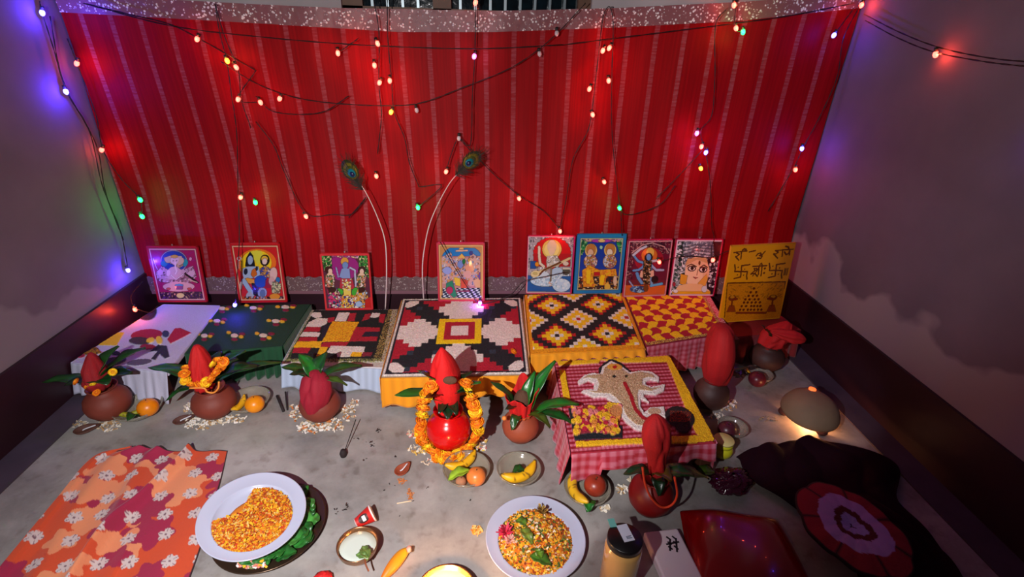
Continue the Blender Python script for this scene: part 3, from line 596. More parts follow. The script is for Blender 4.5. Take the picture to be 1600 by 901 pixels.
# ------------------------------------------------------------------ framed prints
def framed(quad, zb, lean, label, rim, res, base, draw, band=None, fw=.006, thick=.011, name='framed_print', cat='picture', hook=True):
    BLp, BRp = P(*quad[3], zb), P(*quad[2], zb); yb = (BLp[1]+BRp[1])/2
    TLp, TRp = W(*quad[0], yb+lean), W(*quad[1], yb+lean)
    ex = (BRp-BLp)/2; up = (TLp+TRp)/2-(BLp+BRp)/2; wd = (np.linalg.norm(TRp-TLp)+np.linalg.norm(BRp-BLp))/4
    xd = unit(ex); up = up-xd*np.dot(up, xd); ex = xd*wd; base_c = (BLp+BRp)/2; base_c[2] = zb+.0005+abs(ex[2]); n = unit(np.cross(ex, up))
    if n[1] > 0: n = -n
    c = base_c+up/2; t = thing(name, label, cat, base_c)
    upd = unit(up); parts = [obox(c-n*thick*.5, ex*.98, up*.49, n*thick*.42)]
    for sx in (-1, 1): parts.append(obox(c-n*thick*.5+ex*sx-xd*sx*fw/2, xd*fw/2, up/2, n*thick/2))
    for sy in (-1, 1): parts.append(obox(c-n*thick*.5+up/2*sy-upd*sy*fw/2, ex, upd*fw/2, n*thick/2))
    v, f, _ = merge(parts); mk('frame', v, f, rim, t, smooth=False)
    k = .985; g = .97
    Q = (c-ex*k+up/2*g, c+ex*k+up/2*g, c+ex*k-up/2*g, c-ex*k-up/2*g)
    cv = Canvas(quad, res[0], res[1], base); draw(cv); outline(cv)
    p = cv.mesh('print', [q+n*.0006 for q in Q], print_attr, t, 0)
    if hook: v, f = tube([c+up/2-n*thick*.5+upd*(-.002), c+up/2-n*thick*.5+upd*.008], .0025, 8); mk('hook', v, f, mat('brass hook', (200, 190, 190), .3, metal=.8), t)
    return t
def outline(cv):
    """dark ink line round every colour patch of a printed picture"""
    C = cv.C; d = np.zeros(C.shape[:2]); d[:, 1:] += np.abs(C[:, 1:]-C[:, :-1]).sum(-1); d[1:] += np.abs(C[1:]-C[:-1]).sum(-1)
    k = np.clip((d-70)/260, 0, .6); C *= (1-k)[..., None]
def mottle(cv, m, cols, seed=1, sc=1.0):
    """small mixed colour patches"""
    rr = random.Random(seed); xs, ys = cv.X[m], cv.Y[m]
    if len(xs) == 0: return
    for k in range(int(230*sc)):
        i = rr.randrange(len(xs)); mm = m & (((cv.X-xs[i])/rr.uniform(6, 17))**2+((cv.Y-ys[i])/rr.uniform(6, 17))**2 < 1); cv.C[mm] = rr.choice(cols)
def border(cv, col, a=.035, b=.06):
    e = np.minimum(np.minimum(cv.u, 1-cv.u), np.minimum(cv.v, 1-cv.v)*1.2); cv.put((e > a) & (e < b), col)
redrim = mat('red frame edge', (190, 22, 34), .4); bluerim = mat('blue frame edge', (30, 110, 170), .4); pinkrim = mat('pink frame edge', (206, 30, 84), .4)

def d1(cv):
    cv.crop(215, 375, 8.58); al = np.ones(cv.X.shape, bool)
    for k in range(14):
        a = k*.45; cv.line([(470, 260), (470+600*math.cos(a), 260+600*math.sin(a))], 12, (150, 30, 100))
    cv.ell(460, 270, 185, 150, (150, 140, 160), 15); cv.ell(460, 270, 168, 135, (24, 60, 150), 15); cv.ell(330, 300, 50, 40, (20, 120, 140)); cv.ell(610, 290, 40, 50, (40, 150, 150))
    skin = [(206, 170, 180), (160, 110, 120), (226, 200, 204), (110, 60, 80), (190, 140, 150)]
    m = cv.pm([(220, 420), (300, 330), (380, 380), (600, 380), (720, 330), (780, 480), (700, 560), (300, 560), (240, 520)]); cv.put(m, (186, 146, 160)); mottle(cv, m, skin, 2)
    m = cv.pm([(320, 220), (420, 190), (560, 200), (590, 330), (540, 360), (330, 260)]); cv.put(m, (190, 160, 110)); mottle(cv, m, [(210, 180, 130), (150, 120, 90), (206, 170, 160)], 3, .5)
    cv.ell(385, 250, 48, 42, (196, 166, 130), -15); cv.ell(555, 265, 42, 48, (206, 176, 140), 15); cv.ell(470, 255, 56, 62, (214, 186, 182)); cv.ell(465, 205, 50, 24, (206, 160, 60)); cv.ell(450, 262, 7, 5, (30, 20, 30)); cv.ell(495, 262, 7, 5, (30, 20, 30)); cv.ell(470, 430, 100, 90, (206, 170, 176)); cv.ell(390, 430, 28, 46, (224, 196, 200)); cv.ell(590, 420, 30, 46, (196, 160, 170)); cv.line([(478, 290), (484, 350), (505, 400), (490, 440)], 26, (226, 206, 206)); cv.line([(430, 460), (500, 520), (590, 450)], 14, (236, 226, 220)); cv.ell(280, 420, 40, 44, (206, 160, 176)); cv.ell(700, 440, 50, 44, (206, 170, 180))
    cv.line([(180, 230), (215, 330), (240, 380)], 14, (220, 180, 210)); cv.ell(680, 240, 20, 26, (210, 150, 170)); cv.line([(620, 440), (800, 560)], 22, (30, 16, 20)); cv.line([(660, 520), (790, 560)], 18, (206, 180, 150))
    cv.ell(540, 620, 220, 70, (214, 170, 166)); cv.ell(545, 600, 60, 20, (60, 150, 200)); cv.rect(510, 610, 600, 660, (120, 70, 130)); cv.ell(400, 650, 30, 18, (200, 80, 80)); cv.ell(690, 650, 30, 18, (200, 80, 80))
    m = cv.pm([(270, 700), (860, 690), (900, 830), (300, 830)]); cv.put(m, (60, 30, 60)); mottle(cv, m, [(206, 176, 130), (90, 40, 120), (40, 20, 40), (150, 110, 90)], 5, .6); cv.ell(570, 745, 55, 38, (226, 210, 130))
    border(cv, (226, 170, 160)); cv.put(np.minimum(np.minimum(cv.u, 1-cv.u), np.minimum(cv.v, 1-cv.v)*1.2) < .035, (170, 16, 50))
framed([(225, 384), (303, 385), (325, 472), (246, 472)], ZB['b1']+.004, .035, 'framed print in magenta of a many-armed seated elephant-headed figure, leftmost picture', redrim, (140, 170), (160, 24, 84), d1)
def d2(cv):
    cv.crop(345, 370, 8.19)
    cv.ell(440, 330, 250, 190, (230, 110, 30), 0); cv.ell(430, 330, 200, 170, (236, 200, 30), 0); cv.poly([(330, 180), (480, 160), (520, 230), (460, 360)], (214, 206, 60))
    cv.line([(205, 250), (210, 400)], 16, (210, 120, 110)); cv.ell(208, 270, 30, 28, (225, 190, 190)); cv.ell(208, 270, 16, 16, (200, 40, 40)); cv.line([(240, 300), (245, 560)], 10, (60, 20, 20))
    cv.poly([(345, 180), (385, 230), (420, 370), (290, 370), (300, 260)], (20, 24, 34)); cv.ell(352, 290, 36, 60, (150, 170, 200)); cv.poly([(260, 400), (330, 370), (460, 370), (490, 480), (440, 520), (280, 540), (255, 470)], (158, 178, 206)); cv.ell(300, 440, 24, 40, (24, 30, 50)); cv.poly([(380, 420), (420, 390), (450, 480), (400, 520), (365, 480)], (200, 100, 30)); cv.ell(440, 400, 14, 30, (30, 40, 60))
    cv.poly([(250, 545), (330, 520), (470, 560), (440, 620), (330, 590)], (220, 150, 50)); cv.line([(280, 560), (330, 640), (400, 740)], 60, (150, 176, 206)); cv.ell(400, 740, 24, 20, (150, 176, 206)); cv.poly([(380, 590), (480, 600), (470, 780), (410, 740)], (26, 16, 20)); cv.line([(250, 590), (240, 660)], 40, (176, 160, 160))
    cv.ell(540, 290, 60, 75, (30, 20, 20)); cv.ell(535, 270, 44, 40, (220, 170, 50)); cv.ell(538, 305, 34, 42, (226, 196, 180)); cv.poly([(480, 400), (540, 360), (630, 400), (640, 520), (500, 520)], (150, 110, 110)); m = cv.pm([(480, 400), (540, 360), (630, 400), (640, 520), (500, 520)]); mottle(cv, m, [(226, 190, 170), (60, 70, 160), (206, 150, 60), (190, 140, 130)], 4, .5)
    cv.ell(500, 570, 85, 80, (26, 70, 170), 20); cv.poly([(560, 540), (640, 560), (640, 660), (560, 660)], (150, 30, 50)); cv.ell(660, 470, 50, 90, (220, 180, 165)); cv.ell(640, 560, 40, 60, (206, 160, 150)); cv.ell(720, 550, 30, 40, (40, 110, 160)); cv.ell(700, 650, 60, 80, (200, 180, 140)); m = cv.pm([(640, 560), (770, 600), (760, 730), (650, 720)]); mottle(cv, m, [(214, 190, 140), (120, 110, 80), (180, 190, 140)], 6, .4)
    cv.ell(525, 720, 60, 70, (140, 156, 180)); cv.ell(530, 730, 34, 50, (90, 110, 140)); cv.ell(360, 770, 45, 65, (166, 166, 186)); m = cv.pm([(250, 740), (800, 740), (820, 835), (260, 835)]) & (cv.v > .9); mottle(cv, m, [(200, 110, 40), (40, 20, 20), (170, 160, 170), (30, 50, 60)], 8, .6); cv.ell(690, 770, 70, 40, (220, 140, 40))
    border(cv, (232, 170, 130)); cv.put(np.minimum(np.minimum(cv.u, 1-cv.u), np.minimum(cv.v, 1-cv.v)*1.2) < .035, (186, 16, 24))
framed([(355, 380), (432, 379), (449, 472), (374, 473)], ZB['b2']+.004, .035, 'red-framed print of a blue-skinned man and a woman with child before a yellow halo', redrim, (140, 170), (196, 28, 32), d2)
def d3(cv):
    cv.crop(485, 385, 8.19); cv.ell(400, 260, 200, 170, (150, 30, 120)); 
    for m in (cv.pm([(110, 95), (240, 95), (260, 240), (160, 300)]), cv.pm([(590, 95), (720, 95), (740, 400), (600, 240)])): cv.put(m, (30, 110, 40)); mottle(cv, m, [(60, 160, 60), (120, 190, 100), (20, 80, 30), (226, 210, 150)], 3, .6)
    m = cv.pm([(240, 95), (600, 95), (590, 140), (250, 130)]); mottle(cv, m, [(210, 150, 190), (160, 60, 120), (230, 190, 150)], 5, .3)
    cv.ell(415, 180, 50, 55, (214, 150, 60)); cv.ell(425, 230, 40, 46, (110, 140, 190)); cv.poly([(380, 270), (480, 270), (500, 400), (420, 410), (350, 380)], (130, 150, 200)); cv.line([(340, 380), (310, 260)], 20, (150, 160, 200)); cv.line([(490, 260), (550, 290), (570, 500)], 26, (180, 180, 206))
    cv.poly([(370, 400), (520, 400), (560, 540), (360, 540)], (180, 40, 60)); cv.poly([(400, 460), (505, 450), (515, 640), (420, 640)], (226, 200, 90)); cv.ell(450, 440, 30, 20, (210, 50, 40))
    m = cv.pm([(380, 400), (520, 400), (500, 560), (400, 560)]); mottle(cv, m, [(240, 220, 120), (200, 60, 60), (230, 210, 200)], 6, .3)
    for x in (235, 640): cv.ell(x-20 if x < 400 else x, 290, 50, 50, (60, 24, 20)); cv.ell(x, 310, 28, 40, (226, 190, 170)); cv.ell(x, 400, 55, 80, (226, 190, 160)); m = (abs(cv.X-x) < 60) & (cv.Y > 360) & (cv.Y < 520); mottle(cv, m, [(200, 120, 100), (230, 210, 200), (206, 160, 60), (60, 110, 60)], 9, .4)
    cv.ell(360, 580, 50, 50, (60, 170, 50)); cv.ell(570, 580, 50, 60, (60, 170, 50))
    m = cv.pm([(200, 530), (320, 520), (400, 640), (400, 800), (230, 790)]); cv.put(m, (200, 60, 110)); mottle(cv, m, [(230, 190, 150), (60, 30, 30), (200, 30, 110), (230, 220, 220), (30, 90, 150)], 10, .6)
    m = cv.pm([(600, 530), (720, 560), (770, 800), (560, 800), (560, 650)]); cv.put(m, (214, 150, 70)); mottle(cv, m, [(230, 190, 160), (90, 40, 30), (230, 170, 50), (170, 190, 220)], 11, .6)
    m = cv.pm([(400, 620), (560, 620), (640, 800), (380, 800)]); cv.put(m, (220, 170, 60)); mottle(cv, m, [(240, 200, 80), (220, 80, 60), (240, 230, 220), (60, 50, 140)], 12, .5); cv.ell(265, 550, 55, 36, (50, 24, 20)); cv.ell(650, 550, 45, 36, (60, 26, 20)); cv.poly([(700, 680), (770, 640), (790, 800), (700, 790)], (190, 30, 30)); cv.ell(620, 740, 45, 40, (160, 186, 220))
    cv.put(np.minimum(np.minimum(cv.u, 1-cv.u), np.minimum(cv.v, 1-cv.v)*1.2) < .03, (216, 50, 56))
framed([(497, 396), (573, 395), (584, 484), (508, 485)], ZB['b3']+.004, .035, 'red-framed print of a standing blue figure under green leaves, set lowest of the pictures', redrim, (140, 170), (90, 40, 60), d3)
def d4(cv):
    cv.crop(665, 370, 8.19); cv.ell(445, 260, 260, 165, (30, 120, 190)); m = (cv.Y > 240); cv.put(m & (cv.X > 175) & (cv.X < 720), (190, 130, 130))
    m = cv.pm([(180, 260), (300, 180), (340, 280), (440, 210), (520, 280), (580, 200), (640, 240), (700, 280), (720, 600), (650, 640), (180, 600)]); cv.put(m, (206, 160, 150)); mottle(cv, m, [(230, 200, 190), (170, 170, 210), (220, 150, 130), (150, 90, 90), (200, 180, 200), (220, 160, 60), (110, 140, 200), (230, 140, 110)], 4, 1.6)
    cv.line([(370, 170), (515, 165)], 22, (230, 180, 150)); cv.poly([(440, 100), (475, 150), (400, 150)], (226, 180, 120)); cv.poly([(445, 200), (500, 270), (390, 270)], (230, 180, 90)); cv.ell(430, 350, 40, 50, (120, 140, 200)); cv.ell(475, 310, 20, 36, (20, 120, 60)); cv.ell(260, 430, 60, 50, (150, 160, 220)); cv.ell(550, 400, 55, 60, (226, 150, 120)); cv.ell(530, 480, 50, 50, (220, 160, 150)); cv.ell(565, 200, 24, 30, (40, 50, 130))
    cv.poly([(350, 520), (430, 530), (440, 640), (370, 620)], (236, 190, 60)); cv.poly([(440, 530), (540, 560), (520, 670), (450, 670)], (214, 80, 60)); cv.poly([(250, 600), (330, 560), (400, 760), (360, 790), (260, 700)], (30, 130, 100)); cv.ell(300, 690, 45, 50, (180, 40, 90)); cv.poly([(600, 560), (720, 500), (730, 680), (650, 690)], (220, 170, 130)); cv.ell(690, 500, 22, 50, (110, 60, 150))
    fl = (cv.Y > 660) & (cv.X > 170) & (cv.X < 740) & ~cv.pm([(250, 560), (380, 560), (400, 780), (340, 800), (250, 700)]); ck = ((np.floor((cv.X+cv.Y*.6)/34)+np.floor(cv.Y/26)) % 2 == 0); cv.put(fl & ck, (20, 40, 70)); cv.put(fl & ~ck, (214, 224, 230)); cv.line([(390, 700), (560, 700)], 20, (150, 40, 90))
    cv.ell(435, 160, 0.1, .1, (0, 0, 0)); e = np.minimum(np.minimum(cv.u, 1-cv.u), np.minimum(cv.v, 1-cv.v)*1.2); cv.put((e < .09) & (cv.v < .9), (200, 140, 80)); cv.put(((cv.X-445)**2/270**2+(cv.Y-300)**2/215**2 > 1) & (cv.Y < 250), (196, 136, 80)); border(cv, (232, 186, 120), .03, .06); cv.put(e < .03, (206, 60, 70))
framed([(679, 378), (755, 379), (757, 471), (685, 471)], ZB['b4']+.004, .03, 'framed print of a crowded court scene under a blue arch, on the largest stool', pinkrim, (140, 170), (196, 140, 86), d4)
def d5(cv):
    cv.crop(812, 360, 8.34); m = np.ones(cv.X.shape, bool) & (cv.Y < 560); cv.put(m, (170, 160, 166)); mottle(cv, m, [(200, 190, 196), (110, 100, 110), (150, 140, 150), (226, 220, 220)], 3, 1.6)
    for a in np.linspace(3.0, 6.5, 14): cv.ell(405+215*math.cos(a), 290+185*math.sin(a), 40, 36, (206, 24, 30))
    cv.ell(405, 310, 225, 190, (206, 24, 30)); cv.rect(160, 300, 650, 470, (180, 26, 34)); cv.rect(120, 400, 200, 500, (30, 80, 150)); cv.ell(210, 440, 30, 30, (226, 140, 30))
    cv.ell(400, 235, 130, 130, (232, 190, 90)); cv.ell(400, 240, 100, 105, (236, 220, 130)); cv.ell(400, 200, 62, 90, (214, 200, 170)); cv.ell(400, 270, 40, 48, (226, 200, 170)); cv.poly([(340, 330), (470, 320), (520, 400), (500, 480), (340, 480), (330, 400)], (206, 200, 196)); mm = cv.pm([(340, 330), (470, 320), (520, 400), (500, 480), (340, 480), (330, 400)]); mottle(cv, mm, [(230, 224, 220), (170, 160, 140), (200, 190, 170)], 4, .5)
    cv.line([(230, 210), (235, 330), (250, 430), (300, 470)], 36, (226, 206, 180)); cv.poly([(90, 590), (660, 600), (660, 810), (90, 800)], (26, 90, 160)); cv.ell(330, 660, 200, 80, (190, 216, 232)); cv.ell(540, 720, 120, 90, (190, 210, 232)); cv.ell(480, 560, 80, 80, (176, 200, 222)); cv.ell(310, 590, 70, 50, (200, 216, 226)); cv.ell(395, 700, 26, 36, (230, 180, 160)); m = cv.pm([(160, 620), (640, 560), (640, 780), (200, 740)]); mottle(cv, m & (cv.C[..., 0] > 150), [(210, 226, 236), (160, 190, 214), (220, 230, 240)], 7, .6)
    cv.line([(190, 570), (540, 410), (640, 360)], 34, (222, 196, 140)); cv.line([(240, 590), (300, 520), (520, 415)], 20, (110, 50, 24)); cv.ell(190, 570, 60, 46, (226, 206, 150), -20); cv.ell(190, 565, 30, 20, (200, 180, 110)); cv.ell(590, 430, 40, 30, (220, 200, 180)); cv.ell(600, 540, 50, 40, (80, 80, 70)); cv.line([(560, 500), (650, 500)], 20, (226, 216, 190)); cv.line([(400, 500), (395, 660)], 20, (130, 110, 90))
    e = np.minimum(np.minimum(cv.u, 1-cv.u), np.minimum(cv.v, 1-cv.v)*1.2); cv.put(e < .02, (220, 170, 180)); cv.put(cv.u > .965, (200, 20, 100))
framed([(822, 368), (897, 368), (893, 459), (822, 459)], ZB['b5']+.004, .03, 'framed print of a pale haloed woman playing a long lute on white petals', pinkrim, (140, 170), (160, 150, 156), d5)
def d6(cv):
    cv.crop(890, 358, 8.34); cv.rect(110, 90, 690, 820, (24, 60, 160)); 
    for m in (cv.pm([(110, 120), (230, 140), (150, 330), (110, 340)]), cv.pm([(590, 140), (690, 110), (690, 360), (640, 300)])): cv.put(m, (30, 130, 70)); mottle(cv, m, [(40, 160, 90), (20, 90, 60), (130, 190, 130)], 3, .5)
    m = cv.pm([(120, 90), (690, 90), (640, 160), (200, 150)]); cv.put(m, (190, 150, 150)); mottle(cv, m, [(214, 130, 190), (226, 190, 120), (120, 60, 160)], 4, .4); cv.ell(400, 140, 130, 26, (170, 60, 170)); cv.ell(405, 140, 50, 22, (230, 190, 120)); cv.ell(400, 230, 22, 26, (160, 206, 190))
    for x, col in ((265, (226, 180, 150)), (520, (230, 210, 190))):
        cv.ell(x, 270, 82, 95, (230, 190, 110)); cv.ell(x, 260, 62, 80, (190, 120, 60)); cv.ell(x-5, 300, 40, 50, col); cv.ell(x-5, 420, 90, 95, (220, 170, 150)); mm = ((cv.X-x)/90)**2+((cv.Y-420)/95)**2 < 1; mottle(cv, mm, [(236, 200, 180), (200, 150, 60), (190, 200, 220), (180, 100, 90)], x, .5)
    m = cv.pm([(150, 540), (250, 470), (380, 530), (600, 520), (620, 620), (480, 620), (460, 740), (380, 740), (380, 620), (300, 620), (330, 760), (170, 760)]); cv.put(m, (226, 140, 40)); mottle(cv, m, [(240, 180, 30), (214, 110, 40), (240, 160, 50)], 6, .8); cv.poly([(210, 540), (270, 540), (260, 720), (220, 720)], (246, 196, 30)); cv.poly([(400, 600), (460, 600), (440, 730), (390, 730)], (246, 196, 30)); cv.rect(310, 560, 390, 610, (190, 30, 40))
    m = (cv.Y > 620) & (cv.C[..., 2] > 120) & (cv.X > 100) & (cv.X < 660); cv.put(m, (60, 40, 40)); mottle(cv, m, [(220, 150, 70), (30, 30, 60), (230, 200, 160), (150, 60, 40)], 9, .8); cv.ell(490, 760, 40, 50, (230, 180, 70)); cv.ell(590, 680, 26, 70, (230, 190, 160))
    e = np.minimum(np.minimum(cv.u, 1-cv.u), np.minimum(cv.v, 1-cv.v)*1.2); cv.put(e < .085, (190, 190, 150)); cv.put(e < .06, (34, 120, 180))
framed([(900, 365), (978, 366), (970, 458), (896, 459)], ZB['b5']+.004, .03, 'blue-framed print of two crowned figures seated side by side in orange clothes', bluerim, (140, 170), (34, 110, 170), d6)
def d7(cv):
    cv.crop(965, 365, 8.58); m = cv.Y < 640; mottle(cv, m & ((cv.Y < 260) | (cv.X < 180)), [(60, 20, 40), (140, 90, 100), (90, 40, 60), (170, 120, 120)], 3, 1.6); cv.ell(400, 340, 200, 170, (150, 30, 50)); cv.line([(160, 250), (300, 140), (430, 110), (600, 160), (660, 240)], 18, (190, 150, 150))
    cv.rect(60, 680, 660, 870, (206, 96, 40)); cv.rect(60, 620, 680, 690, (110, 30, 50)); cv.ell(400, 280, 110, 105, (206, 110, 40)); cv.ell(410, 240, 56, 70, (226, 180, 80)); B_ = (96, 150, 206)
    cv.ell(395, 300, 40, 56, (110, 150, 200)); cv.ell(390, 310, 55, 60, (24, 16, 30)); cv.ell(392, 305, 34, 46, B_); cv.line([(350, 390), (250, 360), (190, 290)], 36, B_); cv.line([(340, 420), (260, 480), (190, 490)], 32, B_); cv.line([(430, 360), (540, 345)], 36, (206, 190, 200)); cv.line([(440, 420), (500, 480), (600, 480)], 34, (160, 170, 206)); cv.line([(180, 280), (270, 200), (350, 160)], 34, (190, 196, 214))
    cv.poly([(310, 370), (440, 360), (450, 520), (310, 520)], B_); cv.poly([(290, 490), (470, 480), (480, 580), (270, 590)], (214, 176, 150)); cv.line([(345, 360), (335, 500), (350, 660)], 34, (120, 90, 60)); cv.line([(415, 360), (400, 500), (400, 670)], 34, (120, 90, 60)); mm = cv.pm([(320, 360), (440, 360), (420, 680), (330, 680)]); mottle(cv, mm, [(206, 180, 150), (40, 30, 20), (150, 110, 60), (30, 24, 20)], 5, 1.0)
    cv.line([(240, 530), (260, 590), (310, 660)], 46, B_); cv.line([(440, 600), (450, 690)], 40, (120, 160, 200)); cv.line([(440, 700), (590, 670)], 36, (90, 170, 220)); cv.line([(140, 640), (200, 720)], 26, (150, 150, 190)); cv.ell(270, 750, 110, 48, B_); mm = ((cv.X-270)/120)**2+((cv.Y-750)/50)**2 < 1; mottle(cv, mm, [(60, 120, 200), (150, 200, 230), (40, 60, 120)], 6, .5); cv.ell(370, 735, 36, 50, (110, 60, 30)); cv.ell(490, 610, 50, 50, (40, 16, 26))
    border(cv, (214, 150, 160), 0, .03)
framed([(978, 375), (1048, 373), (1041, 463), (972, 465)], ZB['b6']+.004, .03, 'framed print of a dancing blue four-armed figure stepping on another, on a maroon ground', pinkrim, (140, 170), (100, 24, 50), d7)
def d8(cv):
    cv.crop(1035, 365, 6.21); m = np.ones(cv.X.shape, bool); cv.put(m, (180, 184, 196)); mottle(cv, m & (cv.X < 210), [(30, 40, 40), (220, 224, 230), (150, 160, 170), (60, 90, 80)], 3, 1.6); cv.poly([(480, 60), (575, 60), (500, 600), (440, 600), (420, 300)], (36, 20, 34)); mottle(cv, cv.pm([(450, 280), (560, 240), (500, 560), (440, 500)]), [(206, 206, 216), (40, 24, 40), (120, 110, 130)], 4, .4)
    cr = cv.pm([(190, 90), (240, 60), (480, 60), (500, 200), (430, 240), (200, 280)]); cv.put(cr, (150, 160, 178)); mottle(cv, cr, [(180, 190, 206), (90, 100, 124), (206, 210, 220), (120, 130, 150)], 5, 1.0)
    for k in range(5): cv.line([(200, 120+k*36), (320, 96+k*28), (490, 110+k*32)], 6, (60, 70, 90))
    cv.ell(335, 360, 120, 150, (226, 186, 150)); cv.ell(300, 400, 90, 110, (236, 206, 170)); cv.poly([(210, 300), (240, 230), (420, 220), (440, 280), (330, 240)], (206, 160, 110)); cv.poly([(170, 380), (240, 400), (220, 510), (160, 480)], (222, 160, 50)); cv.poly([(340, 480), (430, 380), (440, 440), (400, 560)], (222, 166, 70))
    for x, y in ((280, 330), (392, 342)): cv.ell(x, y, 40, 28, (90, 20, 30)); cv.ell(x, y, 32, 20, (236, 226, 220)); cv.ell(x+4, y-2, 15, 17, (40, 14, 16))
    cv.line([(235, 305), (275, 285), (325, 310)], 8, (90, 30, 20)); cv.line([(362, 318), (400, 295), (432, 318)], 8, (90, 30, 20)); cv.ell(355, 275, 9, 20, (120, 50, 20)); cv.line([(342, 340), (330, 395)], 6, (206, 140, 100)); cv.poly([(290, 412), (316, 418), (344, 420), (318, 434)], (190, 24, 36))
    cv.poly([(150, 500), (250, 480), (380, 490), (470, 560), (470, 600), (80, 600)], (232, 190, 140)); cv.rect(85, 562, 470, 592, (226, 166, 30)); cv.ell(408, 540, 28, 34, (206, 214, 226)); cv.ell(120, 560, 24, 20, (226, 226, 230)); cv.ell(105, 490, 16, 24, (160, 40, 60))
    e = np.minimum(np.minimum(cv.u, 1-cv.u), np.minimum(cv.v, 1-cv.v)*1.2); cv.put(e < .028, (226, 196, 214)); cv.put(cv.u > .975, (196, 30, 80))
framed([(1057, 373), (1128, 374), (1116, 463), (1044, 463)], ZB['b6']+.004, .03, 'framed print of a close-up face with wide outlined eyes and a silver crown', pinkrim, (150, 180), (180, 184, 196), d8)
INK = (120, 44, 14)
def d9(cv):
    cv.crop(1035, 365, 6.21); L = lambda p, w_=9: cv.line(p, w_, INK)
    # first row of writing
    L([(612, 160), (720, 150), (745, 150)]); L([(640, 165), (672, 180), (650, 195), (632, 200), (670, 235)]); L([(690, 155), (690, 225)]); L([(700, 140), (715, 128), (735, 135)], 12)
    L([(770, 160), (830, 150)]); L([(845, 200), (860, 180), (885, 175), (895, 190), (875, 198), (905, 205), (895, 225), (860, 222)]); L([(905, 190), (930, 160)]); L([(1030, 158), (1200, 152)]); L([(1040, 165), (1060, 175), (1040, 190), (1015, 188), (1060, 230)]); L([(1100, 158), (1102, 215)]); L([(1125, 122), (1150, 130), (1160, 150)], 12); L([(1120, 175), (1140, 200), (1165, 190), (1170, 155)], 11); L([(1170, 155), (1172, 205)])
    # the two crosses with bent arms
    for ox in (0, 353):
        L([(632+ox, 278), (642+ox, 320), (640+ox, 345), (770+ox, 350), (766+ox, 390), (775+ox, 425)], 10); L([(788+ox, 282), (705+ox, 290), (706+ox, 350), (704+ox, 402), (640+ox, 415)], 10)
        for dx, dy in ((670, 305), (740, 325), (670, 380), (735, 385)): cv.ell(dx+ox, dy, 5, 5, INK)
    L([(820, 300), (962, 298)]); L([(835, 320), (850, 345), (870, 335), (860, 320), (840, 325)], 8); L([(845, 345), (810, 375), (850, 370), (880, 400)]); L([(830, 395), (870, 345), (880, 320)], 7); L([(885, 300), (886, 385)]); L([(915, 300), (916, 395)]); L([(890, 290), (905, 272), (918, 298)], 8); cv.ell(946, 325, 9, 9, INK); cv.ell(944, 368, 9, 9, INK)
    for x in (1148, 1162, 1176): L([(x, 330), (x-6, 395)], 6)
    cv.rect(575, 455, 1172, 464, INK); cv.line([(572, 460), (572, 820)], 5, INK); cv.line([(1168, 460), (1150, 820)], 5, INK); m = (cv.Y > 466) & (cv.X > 576) & (cv.X < 1165); cv.put(m, (224, 134, 14)); cv.specks(m, (204, 112, 12), .25, 4)
    r_ = random.Random(5)
    for k in range(46): x, y = r_.uniform(600, 1140), r_.uniform(475, 620); a = r_.uniform(-.5, .5)+(1 if x < 860 else -1)*.6; cv.line([(x, y), (x+24*math.cos(a), y+24*math.sin(a))], 5, (170, 96, 20))
    rows = [(520, [858]), (558, [828, 886]), (594, [810, 855, 898]), (630, [780, 825, 878, 918]), (662, [770, 808, 850, 892, 936]), (700, [748, 795, 850, 880, 914, 946]), (738, [735, 772, 818, 850, 885, 925, 960])]
    for y, xs in rows:
        for x in xs: cv.ell(x, y, 11, 11, (110, 30, 12))
    for x, s in ((640, 1), (1065, -1)):
        cv.ell(x, 615, 40, 28, (130, 50, 20)); cv.ell(x, 605, 26, 16, (206, 130, 30)); cv.ell(x+s*30, 625, 30, 12, (130, 40, 16)); cv.poly([(x-25, 690), (x+25, 690), (x+50, 760), (x-50, 760)], (150, 60, 18)); cv.line([(x, 640), (x, 700)], 14, (130, 46, 16))
    cv.line([(700, 770), (1010, 770)], 20, (140, 50, 16))
framed([(1130, 382), (1231, 382), (1222, 497), (1119, 505)], .138, .03, 'yellow poster board with dark red hand-drawn writing and a dotted pyramid, in the right corner', mat('yellow board edge', (226, 150, 24), .5), (190, 220), (244, 156, 14), d9, name='poster_board', cat='poster', hook=False, fw=.004)
